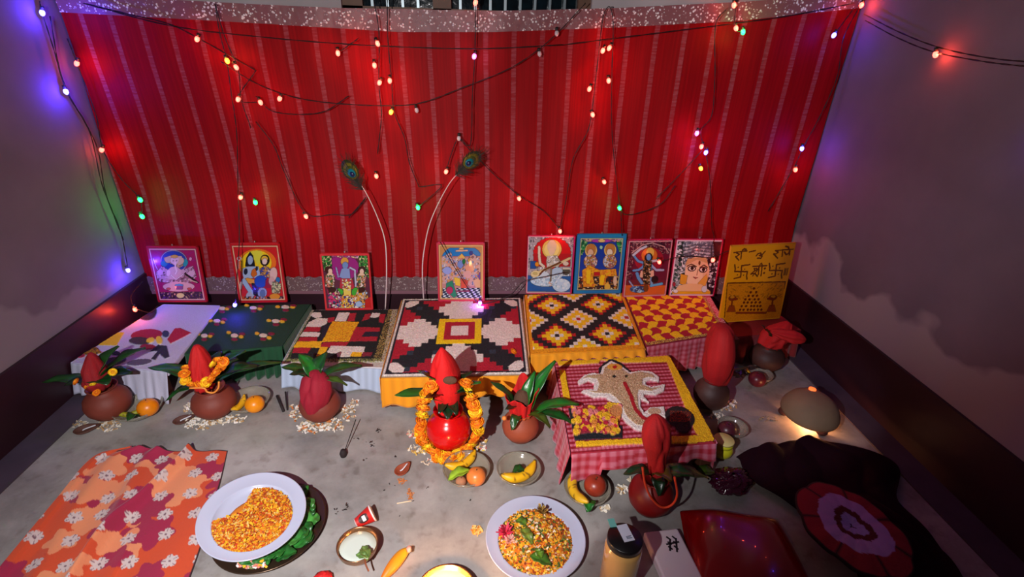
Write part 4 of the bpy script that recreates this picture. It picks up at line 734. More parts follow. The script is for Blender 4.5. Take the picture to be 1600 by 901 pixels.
# ------------------------------------------------------------------ peacock feathers
def feather(label, stem, eye, d, s=1):
    t = thing('peacock_feather', label, 'feather', stem[0], 'peacock feathers')
    c = spline(stem, 40); v, f = tube(c, np.linspace(.0032, .0014, 40), 7)
    mk('quill', v, f, mat('white quill', (226, 206, 204), .4), t)
    d = unit(d); e = np.array(eye); x, y = d, unit(np.cross(d, [0, 1, 0])); parts = []; rr = random.Random(s)
    for k in range(230):                         # barbs: fine curved threads
        a = rr.uniform(-1, 1); L = .075*(1-.45*abs(a))*rr.uniform(.6, 1.15); b0 = e-x*rr.uniform(-.02, .085); dirv = unit(x*(1-.35*abs(a))+y*a*1.1)
        p = [b0, b0+dirv*L*.5+np.array([0, -.004, 0]), b0+dirv*L+y*a*.008+np.array([0, rr.uniform(-.012, .004), 0])]
        v, f = tube(spline(p, 6), np.linspace(.0011, .0003, 6), 4); parts.append((v, f, rr.choice([(44, 40, 24), (60, 36, 30), (30, 44, 34), (70, 56, 30), (54, 30, 40)])))
    v, f, c = merge(parts); mk('barbs', v, f, mat('feather barbs', attr=True, rough=.6), t, cols=c, kind='stuff')
    n = np.array([0, -1, 0.]); parts = []
    for k, (rx, ry, col) in enumerate(((.040, .031, (70, 76, 28)), (.033, .025, (150, 128, 40)), (.025, .019, (90, 96, 34)), (.0175, .0145, (16, 130, 140)), (.0105, .009, (10, 22, 70)))):
        th = np.linspace(0, 2*np.pi, 25)[:-1]; o = e-x*(.004*k-.006)+n*(.004+.0012*k)
        V = [o]+[o+x*rx*math.cos(q)*(1.15 if math.cos(q) > 0 else 1)+y*ry*math.sin(q) for q in th]+[o-n*.002+x*rx*.96*math.cos(q)+y*ry*.96*math.sin(q) for q in th]
        F_ = [(0, i+1, (i+1) % 24+1) for i in range(24)]+[(i+1, i+25, (i+1) % 24+25, (i+1) % 24+1) for i in range(24)]
        parts.append((np.array(V), F_, col))
    v, f, c = merge(parts); mk('eye_spot', v, f, mat('iridescent feather eye', attr=True, rough=.35, spec=.8), t, cols=c)
fe = lambda x, y, d=2.06: W(x, y, d)
feather('peacock feather leaning left, standing between the two middle pictures', [P(602, 484, ZB['b3']), fe(604, 430), fe(602, 380), fe(592, 345), fe(574, 305), fe(558, 280)], fe(549, 268), fe(538, 248)-fe(556, 278), 1)
feather('peacock feather leaning right, rising from the back edge of the largest stool', [P(662, 468, ZB['b4']), fe(660, 430), fe(662, 395), fe(673, 345), fe(700, 290), fe(724, 262)], fe(735, 252), fe(748, 238)-fe(722, 262), 2)

# ------------------------------------------------------------------ water pots with leaves and red cloth
terra = mat('terracotta', (124, 52, 38), .62, vary=.14, vscale=14, bump=.15, bscale=60)
darkclay = mat('dark brown clay', (70, 40, 34), .6, vary=.2, vscale=14, bump=.15)
redpaint = mat('bright red painted clay', (206, 14, 16), .22, coat=.3)
darkred = mat('dark red painted clay', (120, 12, 14), .45)
redcloth = mat('bright red cloth', attr=True, rough=.8, bump=.3, bscale=180)
leafm = mat('mango leaf', attr=True, rough=.34, spec=.6)
coir = mat('brown coconut husk', (92, 60, 42), .9, bump=.8, bscale=120)
def pot(parent, c, R, H, m, name='pot'):
    pr = [(0, 0), (.4*R, 0), (.68*R, .08*H), (.93*R, .28*H), (R, .46*H), (.92*R, .66*H), (.68*R, .82*H), (.5*R, .88*H), (.5*R, .93*H), (.64*R, .99*H), (.66*R, H), (.6*R, H), (.44*R, .93*H), (.42*R, .86*H), (0, .80*H)]
    v, f = lathe(pr, 44, c); return mk(name, v, f, m, parent)
def leaf(parent, b, tip, wd, arc=.02, col=(30, 92, 30), up=(0, 0, 1), n=14, dark=.0):
    b, tip = np.array(b, float), np.array(tip, float); d = tip-b; s = unit(np.cross(d, up)); u2 = unit(np.cross(s, d)); V, C = [], []
    for i in range(n+1):
        t = i/n; wv = 1.25*wd*(math.sin(math.pi*min(1, t*.96+.02))**.75)*(1-.25*t)+.0012
        p = b+d*t+u2*arc*math.sin(math.pi*t)
        for k, q in enumerate((-1, -.5, 0, .5, 1)):
            V.append(p+s*wv*q+u2*(abs(q)*wv*.35+.0025*math.sin(t*15+q*2))); cc = np.array(col)*(1.35 if q == 0 else 1.0+.06*math.sin(t*60)); C.append(np.clip(cc, 0, 255))
    o = mk('mango_leaf', V, gridF(5, n+1), leafm, parent, cols=C); solid(o, .0009); return o
def cone(parent, b, tip, r0, prof, folds=7, amp=.10, flat=.8, col=(206, 20, 20), name='red_cloth', seed=0, n=44, m=22, cols2=None):
    """cloth wrapped round a coconut and gathered to a point"""
    b, tip = np.array(b, float), np.array(tip, float); x, y, z = frame_of(tip-b); L = np.linalg.norm(tip-b); V, C = [], []
    ts = [q[0] for q in prof]; rs = [q[1] for q in prof]
    for j in range(m+1):
        t = j/m; r = r0*np.interp(t, ts, rs)
        for i in range(n):
            a = 2*math.pi*i/n; gr = sum(.16*math.exp(-(((a-a0-tw*t+math.pi) % (2*math.pi)-math.pi)/.16)**2) for a0, tw in ((.4+seed, 1.6), (2.3+seed, -1.3), (3.9+seed, 1.1), (5.3+seed, -.9)))*min(1, 3*t+.3); rr = r*(1-gr)*(1+amp*math.sin(folds*a+3*t+seed)*(.35+.65*(1-t))+.015*math.sin(17*a+seed-5*t))
            V.append(b+z*L*t+x*rr*math.cos(a)+y*rr*flat*math.sin(a)+x*.02*r0/.05*math.sin(t*3+seed)*.3)
            C.append(np.array(col)*(1-.03*math.sin(11*a+seed)))
    return mk(name, V, gridF(n, m+1, True)+[tuple(range(n))[::-1], tuple(m*n+i for i in range(n))], redcloth, parent, cols=np.clip(C, 0, 255))
MG = []
def marigold_mesh(seed, yellow):
    rr = random.Random(seed); parts = []; v, f = ball((0, 0, 0), .62, 12, 8, (1, 1, .75)); parts.append((v, f, (206, 100, 8) if not yellow else (230, 160, 10)))
    for ring, (cnt, el, L) in enumerate(((16, -.2, 1.0), (15, .15, 1.0), (13, .5, .95), (10, .85, .85), (6, 1.2, .75))):
        for k in range(cnt):
            a = 2*math.pi*(k+.5*ring)/cnt+rr.uniform(-.15, .15); e = el+rr.uniform(-.12, .12); dr = np.array([math.cos(a)*math.cos(e), math.sin(a)*math.cos(e), math.sin(e)*.8]); s = np.array([-math.sin(a), math.cos(a), 0]); up = np.cross(s, dr)
            w_ = .24; P0 = dr*.35; P1 = dr*L*.8; P2 = dr*L
            V = [P0-s*w_*.5, P0+s*w_*.5, P1+s*w_+up*.1, P1-s*w_+up*.1, P2+s*w_*.6-up*.1, P2-s*w_*.6-up*.1]; base = (250, 150, 14) if not yellow else (252, 206, 24)
            base = np.clip(np.array(base)+rr.uniform(-1, 1)*np.array([8, 30, 6]), 0, 255); parts.append((np.array(V), [(0, 1, 2, 3), (3, 2, 4, 5)], base))
    v, f, c = merge(parts); me = bpy.data.meshes.new('marigold'); me.from_pydata(v.tolist(), [], f); a = me.color_attributes.new('Col', 'FLOAT_COLOR', 'POINT')
    buf = np.ones((len(v), 4)); buf[:, :3] = s2l(c); a.data.foreach_set('color', buf.ravel()); me.materials.append(mat('marigold petals', attr=True, rough=.7)); return me
for k in range(6): MG.append(marigold_mesh(k, k % 3 == 2))
def marigold(parent, p, r, k=None, name='marigold'):
    k = random.randrange(6) if k is None else k
    o = bpy.data.objects.new(name, MG[k]); COL.objects.link(o); o.scale = (r, r, r*.9); o.rotation_euler = (random.uniform(-.9, -.2), random.uniform(-.5, .5), random.uniform(0, 6))
    if parent: o.parent = parent; o.location = tuple(np.array(p)-np.array(root_of(parent).location))
    else: o.location = tuple(p)
    return o
G = (26, 92, 30); G2 = (22, 66, 24); G3 = (14, 40, 20)
# leftmost pot
def V_(x, y, d): return W(x, y, d)
KY = 1.50
t = thing('water_pot', 'dark clay pot under the leftmost red cloth, loose orange petals on its rim', 'pot', (-1.315, KY, 0), 'water pots with mango leaves'); c = (-1.315, KY, 0)
pot(t, c, .072, .125, terra)
cone(t, (c[0], c[1], .12), V_(139, 552, KY+.01), .05, [(0, .6), (.25, 1), (.6, .8), (.9, .35), (1, .12)], col=(150, 14, 26), seed=1)
nk = np.array([c[0], c[1], .125])
for px, py, dd, wd, col in ((66, 597, KY-.02, .022, G2), (228, 543, KY+.04, .03, G2), (186, 540, KY+.06, .034, G2), (208, 583, KY, .032, G3), (170, 600, KY-.06, .03, G2), (100, 602, KY-.05, .02, G3)): leaf(t, nk+(random.uniform(-.02, .02), 0, 0), V_(px, py, dd), wd, .02, col)
for px, py, k in ((137, 603, 0), (151, 613, 1), (146, 600, 2), (176, 581, 2), (119, 596, 1)): marigold(t, V_(px, py, KY-.045 if px < 170 else KY-.02), .013, k)
# second pot with marigold ring
c = (-.952, 1.50, 0); t = thing('water_pot', 'round terracotta pot with a ring of marigolds about its folded red cloth', 'pot', c, 'water pots with mango leaves')
pot(t, c, .074, .118, terra)
cone(t, (c[0]-.012, c[1], .118), V_(305, 541, 1.5), .046, [(0, .7), (.3, 1), (.65, .85), (.9, .5), (1, .22)], folds=9, col=(196, 18, 20), seed=2)
nk = np.array([c[0], c[1], .125])
for px, py, dd, wd, col in ((232, 574, 1.52, .026, G2), (258, 627, 1.44, .014, G2), (268, 618, 1.46, .014, G3), (385, 548, 1.53, .03, G2), (402, 572, 1.50, .03, G3), (440, 566, 1.55, .022, G2), (372, 560, 1.58, .03, G), (345, 548, 1.6, .025, G3)): leaf(t, nk, V_(px, py, dd), wd, .02, col)
for px, py in ((292, 574), (288, 584), (290, 594), (299, 600), (311, 600), (322, 597), (331, 591), (338, 582), (345, 574), (349, 565), (341, 562), (334, 568)): marigold(t, V_(px, py, 1.455+.03*(py < 580)), .0185)
v, f = tube(spline([V_(x, y, 1.43) for x, y in ((296, 606), (318, 606), (324, 612), (334, 613), (341, 606), (342, 596))], 30), .003, 8); mk('thread', v, f, mat('orange thread', (240, 150, 60), .6), t)
# third: crimson cloth
c = (-.572, 1.475, 0); t = thing('water_pot', 'terracotta pot smothered by a rounded crimson cloth with a pointed hem', 'pot', c, 'water pots with mango leaves')
pot(t, c, .072, .12, terra)
pr = [(0, .25), (.12, .55), (.3, .9), (.55, 1.05), (.8, .95), (.94, .6), (1, .2)]
cone(t, (c[0]-.012, c[1]-.058, .05), V_(494, 577, 1.49), .052, pr, folds=5, amp=.05, flat=.9, col=(152, 12, 40), seed=3, name='crimson_cloth')
nk = np.array([c[0], c[1], .15])
for px, py, dd, wd, col in ((440, 573, 1.5, .024, G2), (467, 553, 1.52, .024, G), (511, 550, 1.54, .024, G2), (566, 571, 1.5, .022, G2), (543, 602, 1.46, .013, (60, 80, 30)), (452, 585, 1.45, .02, G3)): leaf(t, nk, V_(px, py, dd), wd, .02, col)
# large red pot, garland
c = (-.103, 1.32, 0); t = thing('water_pot', 'large glossy red pot with the tallest bright red cloth cone, standing inside the marigold garland', 'pot', c, 'water pots with mango leaves')
pot(t, c, .076, .15, redpaint)
nk = np.array([c[0], c[1], .16])
cone(t, (c[0], c[1], .148), V_(690, 542, 1.325), .067, [(0, .62), (.18, .8), (.4, .98), (.6, .9), (.8, .62), (.93, .3), (1, .08)], folds=4, amp=.06, col=(220, 14, 16), seed=4)
v, f = ball(V_(703, 594, 1.262), .024, 20, 12, (.9, .3, .62), .04); mk('coconut', v, f, coir, t)  # dark ball put in for the shaded pocket in the cloth
for px, py, dd, wd, col in ((617, 618, 1.24, .027, G), (652, 579, 1.27, .024, G), (752, 597, 1.27, .022, G), (738, 580, 1.33, .02, G3), (700, 655, 1.235, .022, G3), (714, 648, 1.24, .018, G3), (686, 646, 1.24, .016, G3), (664, 622, 1.2, .014, (70, 36, 20)), (738, 612, 1.24, .014, G3)): leaf(t, nk, V_(px, py, dd), wd, .022, col)
g = thing('marigold_garland', 'thick orange and yellow marigold garland hung round the large red pot down to the floor', 'garland', (c[0], c[1]-.08, 0))
path = [V_(674, 605, 1.27), V_(664, 622, 1.26), V_(660, 645, 1.245), P(657, 668, .045), P(660, 688, .02), P(672, 704, .018), P(690, 715, .018), P(708, 715, .018), P(726, 706, .018), P(740, 692, .024), V_(746, 670, 1.25), V_(744, 648, 1.25), V_(737, 626, 1.26), V_(728, 600, 1.27)]
sp = spline(path, 31)
for i, p in enumerate(sp): marigold(g, p+np.array([0, 0, .002]), .0225+.003*random.random(), i % 6)
v, f = tube(sp, .002, 6); mk('thread', v, f, mat('orange thread'), g)
# fifth: open red collar
def collar(parent, c, z0, z1, r0, r1, peaks, col, hem, seed=0, tilt=(0, 0)):
    V, C = [], []; n, m = 64, 14
    for j in range(m+1):
        k = j/m
        for i in range(n):
            a = 2*math.pi*i/n; top = z1+peaks*(math.cos(4*a+seed)*.5+.3*math.cos(3*a+seed*2)); z = z0+(top-z0)*k; r = r0+(r1-r0)*(k**1.3)*(1+.22*math.cos(4*a+seed))+.003*math.sin(13*a)
            V.append((c[0]+r*math.cos(a)+tilt[0]*k, c[1]+r*math.sin(a)+tilt[1]*k, z)); C.append(hem if k < .12 else np.array(col)*(1-.08*math.sin(9*a)))
    o = mk('red_cloth', V, gridF(n, m+1, True), redcloth, parent, cols=np.clip(C, 0, 255)); solid(o, .0015, 0)
c = (.142, 1.345, 0); t = thing('water_pot', 'small terracotta pot with an open red cloth collar showing the brown coconut', 'pot', c, 'water pots with mango leaves')
pot(t, c, .064, .118, mat('lighter terracotta', (160, 74, 48), .6, vary=.12, vscale=14, bump=.15))
collar(t, c, .108, .195, .036, .056, .05, (206, 18, 20), (236, 120, 50), 1.0, (-.005, 0))
v, f = ball((c[0]+.002, c[1]-.008, .168), .035, 22, 14, (.85, .85, 1.2), .03); mk('coconut', v, f, coir, t)
nk = np.array([c[0], c[1], .12])
for px, py, dd, wd, col in ((766, 596, 1.34, .018, G2), (836, 580, 1.37, .018, G), (868, 563, 1.38, .02, G), (850, 590, 1.40, .02, G), (905, 632, 1.30, .022, G), (898, 663, 1.25, .018, G2), (800, 672, 1.27, .014, G2), (790, 640, 1.27, .013, G3), (860, 668, 1.26, .015, (60, 70, 20))): leaf(t, nk+np.array([(px-815)*.0004, -.02, 0]), V_(px, py, dd), wd, .02, col)
v, f = ball(V_(788, 653, 1.29), .008, 10, 8); mk('orange_bead', v, f, mat('orange bead', (236, 140, 60), .5), t)
# sixth: front right, dark
c = (.505, 1.035, 0); t = thing('water_pot', 'red pot in front of the elephant-head stool, an orange-edged cloth loop round its neck', 'pot', c, 'water pots with mango leaves')
pot(t, c, .066, .13, darkred)
cone(t, (c[0]+.01, c[1], .12), V_(1024, 646, 1.06), .050, [(0, .55), (.2, .62), (.4, .7), (.62, 1), (.8, .95), (.93, .6), (1, .15)], folds=4, amp=.05, col=(176, 12, 18), seed=5)
v, f = tube(spline([V_(x, y, .97) for x, y in ((1004, 730), (1008, 755), (1018, 778), (1034, 792), (1050, 788), (1058, 772), (1054, 745))], 34), np.full(34, .0032), 8); mk('cloth_hem', v, f, mat('orange cloth hem', (214, 60, 24), .7), t)
nk = np.array([c[0], c[1], .13])
for px, py, dd, wd, col in ((974, 741, 1.04, .017, G3), (1085, 742, 1.04, .02, G2), (1108, 748, 1.08, .02, G2), (1050, 752, .99, .024, (90, 60, 16)), (1030, 775, .97, .016, G3)): leaf(t, nk, V_(px, py, dd), wd, .02, col)
# seventh: behind the gamcha stool
c = (.885, 1.50, 0); t = thing('water_pot', 'dark clay pot with a tall upright red cloth, right of the elephant-head stool', 'pot', c, 'water pots with mango leaves')
pot(t, c, .066, .13, darkclay)
cone(t, (c[0]+.005, c[1], .12), V_(1128, 508, 1.52), .068, [(0, .75), (.2, .95), (.5, 1), (.8, .85), (.93, .7), (1, .45)], folds=3, amp=.05, col=(170, 10, 14), seed=6)
for px, py, dd, wd, col in ((1172, 575, 1.52, .02, G3), (1160, 590, 1.5, .02, G3)): leaf(t, np.array([c[0], c[1], .13]), V_(px, py, dd), wd, .02, col)
# eighth: right corner
c = (1.235, 1.745, 0); t = thing('water_pot', 'dark clay pot with a crumpled red cloth below the yellow poster', 'pot', c, 'water pots with mango leaves')
pot(t, c, .072, .12, darkclay)
cone(t, (c[0]-.02, c[1]-.0, .10), V_(1232, 503, 1.765), .05, [(0, .7), (.3, 1.1), (.6, 1.0), (.85, .6), (1, .3)], folds=5, amp=.16, col=(190, 18, 20), seed=8)
cone(t, V_(1205, 517, 1.71), V_(1256, 530, 1.69), .03, [(0, .3), (.3, .8), (.6, 1.1), (.85, .9), (1, .5)], folds=6, amp=.2, col=(190, 18, 20), seed=9)
leaf(t, np.array([c[0], c[1], .12]), V_(1190, 508, 1.74), .016, .01, G3)

# ------------------------------------------------------------------ glass bowls of fruit
glass = mat('clear glass', (232, 226, 208), .12, trans=.78, spec=.6)
def bowl(name, c, R, H, m, label, cat='bowl', group=None, lip=.003, flute=0):
    prof = [(0, .003), (.45*R, .003), (.75*R, .25*H), (.95*R, .7*H), (R, H), (R-lip, H), (.92*R-lip, .7*H), (.72*R-lip, .28*H+lip*.6), (.42*R, .006+lip*.5), (0, .006+lip*.5)]
    v, f = lathe(prof, 48, (0, 0, 0))
    if flute:
        a = np.arctan2(v[:, 1], v[:, 0]); k = 1+flute*np.sin(24*a)*(v[:, 2] > .3*H); v[:, 0] *= k; v[:, 1] *= k
    o = mk(name, v+np.array(c), f, m); tag(o, label, cat, group); return o
yel = mat('banana skin', attr=True, rough=.45)
def banana(c, ang, L, r, z, label, bend=.35, col=(232, 176, 24)):
    s = np.linspace(-1, 1, 26); x = s*L/2; y = bend*L*(s*s-.4)*.8; ca, sa = math.cos(ang), math.sin(ang)
    pts = np.c_[c[0]+x*ca-y*sa, c[1]+x*sa+y*ca, z+r+.018*s*s]; rr = r*np.clip(1.12-abs(s)**3.5, .26, 1); rr[0] = r*.2; rr[-1] = r*.3
    v, f = tube(pts, rr, 10); C = np.repeat(np.where((abs(s) > .93)[:, None], (60, 44, 16), col), 10, 0).astype(float); C *= (1+.05*np.sin(np.arange(len(C))*1.3))[:, None]
    rn = random.Random(int(L*1e4))
    for k in range(16): i = rn.randrange(len(C)); C[i] = (110, 70, 20)
    o = mk('banana', v, f, yel, cols=np.clip(C, 0, 255)); return tag(o, label, 'banana')
def fruit(name, c, r, col, label, cat, dim=.12, rough=.35, vary=.12, s=(1, 1, .93)):
    v, f = ball(c, r, 28, 18, s, dim=dim); o = mk(name, v, f, mat('%s skin %s' % (name, col), col, rough, vary=vary, vscale=30, coat=.15))
    tag(o, label, cat); v, f = tube([np.array(c)+(0, 0, r*.72), np.array(c)+(.002, 0, r*1.02)], .0016, 6); mk('stalk', v, f, mat('fruit stalk', (70, 50, 26), .8), o); return o
def slab_leaf(p, tip, wd, label, col=(60, 130, 30), arc=.012):
    t = thing('leaf', label, 'leaf', p); leaf(t, p, tip, wd, arc, col).name = 'blade'
bo = [('b1', P(219, 645), .078, 'glass bowl holding an orange beside the leftmost pot'), ('b2', P(391, 633), .074, 'glass bowl holding an orange beside the marigold-ringed pot'),
      ('b3', P(729, 742), .075, 'glass bowl with banana, orange-red fruit and brown nut before the garland'), ('b4', P(810, 742), .071, 'fluted glass bowl with one banana, above the plate with the pink flower'),
      ('b5', P(916, 771), .072, 'glass bowl with a banana and red apple at the foot of the checked cloth'), ('b6', P(1183, 592), .056, 'shallow glass bowl with a dark red apple, below the red-draped corner stool'), ('b7', P(1142, 676), .052, 'small glass bowl with a dark plum-coloured fruit behind the yellow-green jar')]
BW = {}
for k, p, R, l in bo: bowl('glass_bowl', p, R, .034, glass, l, group='glass bowls of fruit', flute=.012); BW[k] = p
zf = .009
p = BW['b1']; fruit('orange', P(231, 636, .04), .034, (240, 136, 10), 'orange in the bowl by the leftmost pot', 'orange', .03); banana(p+(-.014, -.02, 0), .35, .10, .009, zf, 'thin green-yellow banana under the orange by the leftmost pot', .25, (150, 150, 30)); slab_leaf(P(216, 650, .02), P(200, 657, .035), .018, 'green leaf beside the orange in the far left bowl', G2)
p = BW['b2']; fruit('orange', P(398, 631, .038), .033, (244, 146, 12), 'bright orange in the bowl right of the marigold-ringed pot', 'orange', .03); banana(P(376, 640)+(0, 0, 0), 1.4, .085, .011, zf, 'yellow banana piece in the bowl right of the marigold-ringed pot', .1)
p = BW['b3']; fruit('peach', P(744, 744, .034), .030, (232, 130, 60), 'orange-red fruit in the bowl in front of the garland', 'fruit', .05); fruit('betel_nut', P(720, 752, .024), .0165, (176, 120, 86), 'small round brown nut beside the orange-red fruit', 'nut', .0, .8)
banana(P(722, 734)+(0, .004, 0), .55, .115, .014, .012, 'yellow banana behind the brown nut', .22); slab_leaf(P(735, 735, .045), P(700, 750, .038), .016, 'folded pale green leaf in the bowl in front of the garland', (130, 160, 40))
p = BW['b4']; banana(p+(.004, -.02, 0), .45, .125, .0155, .009, 'plump yellow banana alone in the fluted bowl', .25, (238, 180, 20)); fruit('batasa_sweet', P(791, 745, .02), .017, (206, 180, 130), 'flat cream sweet beside the banana in the fluted bowl', 'sweet', 0, .8, s=(1, 1, .5)); slab_leaf(P(800, 738, .026), P(822, 736, .034), .014, 'dark green leaf on the sweet in the fluted bowl', G2)
p = BW['b5']; banana(P(900, 776)+(0, 0, 0), 1.75, .125, .015, .012, 'curved banana beside the red apple', -.25, (226, 176, 30)); fruit('apple', P(930, 758, .042), .034, (150, 50, 30), 'red apple with a pale cheek in the bowl by the checked cloth', 'apple', .14); slab_leaf(P(922, 782, .02), P(918, 800, .028), .015, 'green leaf beside the banana and the apple', G)
p = BW['b6']; fruit('apple', P(1183, 592, .036), .034, (96, 26, 36), 'dark red apple in the bowl nearest the corner', 'apple', .12); banana(P(1168, 590)+(0, 0, 0), 1.5, .07, .008, zf, 'small yellow banana beside the dark apple', .2); slab_leaf(P(1170, 583, .02), P(1150, 590, .03), .016, 'dark leaf beside the small yellow banana', G3)
p = BW['b7']; fruit('plum', P(1136, 671, .036), .032, (84, 34, 44), 'dark plum-coloured fruit behind the yellow-green jar', 'fruit', .1)

# clay lamps
def diya(p, s, ang, label, m):
    n, V = 32, []
    prof = [(0, 0), (.5, 0), (.85, .35), (1, .8), (.9, .8), (.72, .38), (.4, .14), (0, .12)]
    for r, z in prof:
        for i in range(n):
            a = 2*math.pi*i/n; k = 1+.55*max(0, math.cos(a))**6*(z > .2)*r; x, y = r*k*math.cos(a), r*.82*math.sin(a)
            V.append((p[0]+s*(x*math.cos(ang)-y*math.sin(ang)), p[1]+s*(x*math.sin(ang)+y*math.cos(ang)), z*s*.55))
    o = mk('clay_lamp', V, gridF(n, len(prof), True), m); tag(o, label, 'clay lamp', 'small unlit clay lamps')
    v, f = tube(spline([np.array([p[0]-.2*s, p[1], .2*s]), np.array([p[0]+.1*s, p[1]+.1*s, .34*s]), np.array([p[0]+1.1*s*math.cos(ang), p[1]+1.1*s*math.sin(ang), .48*s])], 10), .0022, 6); mk('wick', v, f, mat('cotton wick', (214, 214, 222), .8), o)
clayd = mat('small lamp clay', (92, 56, 46), .7)
diya(P(133, 674), .030, .5, 'small clay lamp in front of the leftmost pot', clayd)
diya(P(285, 659), .028, .6, 'small clay lamp left of the puffed rice by the marigold-ringed pot', clayd)
diya(P(628, 737), .026, 1.0, 'small reddish clay lamp left of the garland', mat('red lamp clay', (150, 70, 44), .6))
# ------------------------------------------------------------------ scattered offerings nobody could count
scat = mat('scattered grains', attr=True, rough=.8)
def bits(name, label, cat, spots, cols, size=.006, zf=0.0, seed=0, thin=.25, n3=False, curl=True):
    """small loose pieces; spots = (px, py, rx, ry, count) on the floor"""
    rr = random.Random(seed); parts = []
    for px, py, rx, ry, n in spots:
        for k in range(int(n*.62)):
            a, q = rr.uniform(0, 6.28), math.sqrt(rr.random()); p = P(px+rx*q*math.cos(a), py+ry*q*math.sin(a), zf)+(0, 0, size*.25+rr.random()*size*.5)
            th = rr.uniform(0, 6.28); s = size*rr.uniform(.5, 1.15); e1 = np.array([math.cos(th), math.sin(th), rr.uniform(-.2, .4)]); e2 = np.array([-math.sin(th), math.cos(th), rr.uniform(-.3, .3)]); e3 = np.array([0, 0, 1.])
            v, f = obox(p, e1*s, e2*s*thin*1.6, e3*s*thin); v[4:, :] += e1*s*.2*rr.uniform(-1, 1); parts.append((v, f, rr.choice(cols)))
    v, f, c = merge(parts); o = mk(name, v, f, scat, cols=c, smooth=False); tag(o, label, cat, kind='stuff'); return o
PR = [(236, 226, 206), (244, 238, 224), (214, 196, 166), (250, 244, 236), (190, 150, 100)]
bits('puffed_rice', 'puffed rice scattered in front of the leftmost pot', 'puffed rice', [(122, 663, 16, 6, 40), (168, 666, 20, 8, 70), (180, 655, 14, 6, 40)], PR, .0055, seed=1)
bits('puffed_rice', 'puffed rice scattered under the marigold-ringed pot', 'puffed rice', [(300, 640, 14, 10, 60), (325, 657, 34, 8, 130), (365, 655, 26, 6, 60), (310, 665, 22, 8, 60)], PR, .006, seed=2)
bits('puffed_rice', 'puffed rice in a wide ring round the crimson-wrapped pot', 'puffed rice', [(462, 645, 10, 14, 70), (485, 668, 22, 10, 150), (520, 664, 20, 10, 120), (544, 645, 12, 14, 90), (555, 630, 6, 8, 30)], PR+[(206, 120, 60)], .006, seed=3)
bits('puffed_rice', 'puffed rice and petals round the garland of the large red pot', 'puffed rice', [(648, 678, 12, 6, 50), (655, 702, 16, 8, 70), (668, 722, 10, 5, 20), (752, 694, 9, 12, 60), (702, 702, 18, 4, 40)], PR+[(236, 200, 90), (220, 120, 110)], .006, seed=4)
bits('puffed_rice', 'puffed rice scattered beside the dark pot right of the checked stool', 'puffed rice', [(1135, 636, 16, 7, 60), (1120, 650, 14, 5, 40), (1146, 630, 10, 5, 30)], PR, .0055, seed=5)
bits('puffed_rice', 'two little heaps of puffed rice by the red pot with the orange-edged loop', 'puffed rice', [(972, 765, 9, 7, 40), (948, 796, 10, 6, 40), (985, 752, 5, 4, 10)], PR, .006, seed=6)
bits('puffed_rice', 'thin scatter of puffed rice left of the domed pot', 'puffed rice', [(1200, 655, 16, 8, 26)], [(150, 140, 120)], .005, seed=7)
bits('petal_scatter', 'small tuft of orange petals on the floor left of the right-hand plate', 'petals', [(745, 829, 8, 8, 60)], [(236, 160, 50), (200, 120, 40), (240, 190, 110)], .006, seed=8)
bits('petal_scatter', 'pinch of orange powder below the reddish clay lamp', 'powder', [(629, 752, 9, 5, 50), (641, 772, 5, 9, 50)], [(206, 130, 70), (186, 110, 60)], .0035, seed=9)
bits('crumbs', 'dark crumbs and bits scattered on the middle of the cement floor', 'crumbs', [(592, 672, 4, 4, 14), (584, 695, 5, 3, 8), (578, 690, 7, 2, 8), (558, 685, 6, 1, 6), (570, 718, 4, 2, 6), (620, 713, 3, 2, 4), (540, 790, 5, 3, 8), (532, 798, 18, 10, 12), (668, 762, 4, 3, 4), (600, 760, 40, 12, 6), (700, 800, 80, 26, 6)], [(36, 28, 28), (50, 34, 30), (66, 40, 34)], .0034, seed=10)
# sticks
def stick(name, a, b, r, label, cat, m, top=None):
    v, f = tube([np.array(a), np.array(b)], r, 8); o = mk(name, v, f, m); tag(o, label, cat); return o
dk = mat('charred stick', (34, 24, 26), .8)
stick('incense_stick', P(536, 712, .006), W(556, 655, P(540, 690)[1]+.06), .0016, 'thin incense stick leaning in its stub on the open floor', 'incense', dk)
v, f = lathe([(0, 0), (.010, 0), (.012, .012), (.007, .026), (0, .026)], 16, P(537, 712)); tag(mk('incense_holder', v, f, dk), 'dark stub holding the incense stick on the open floor', 'incense holder')
v, f = tube([P(443, 642, .004), P(433, 618, .012)], .005, 8); tag(mk('burnt_stick', v, f, dk), 'dark burnt stick lying right of the bowl with the orange', 'stick')
v, f = tube([P(449, 640, .004), P(446, 612, .02)], .003, 8); tag(mk('burnt_stick', v, f, dk), 'thinner dark stick standing beside the burnt stick near the green stool', 'stick')
stick('matchstick', P(620, 786, .003), P(643, 782, .003), .0018, 'single pale matchstick on the floor', 'matchstick', mat('match wood', (220, 200, 170), .7))
# lone marigold on the star stool
o = marigold(None, P(802, 549, ZB['b4']+.014), .015, 0); tag(o, 'single orange marigold head on the largest stool, right side', 'flower')

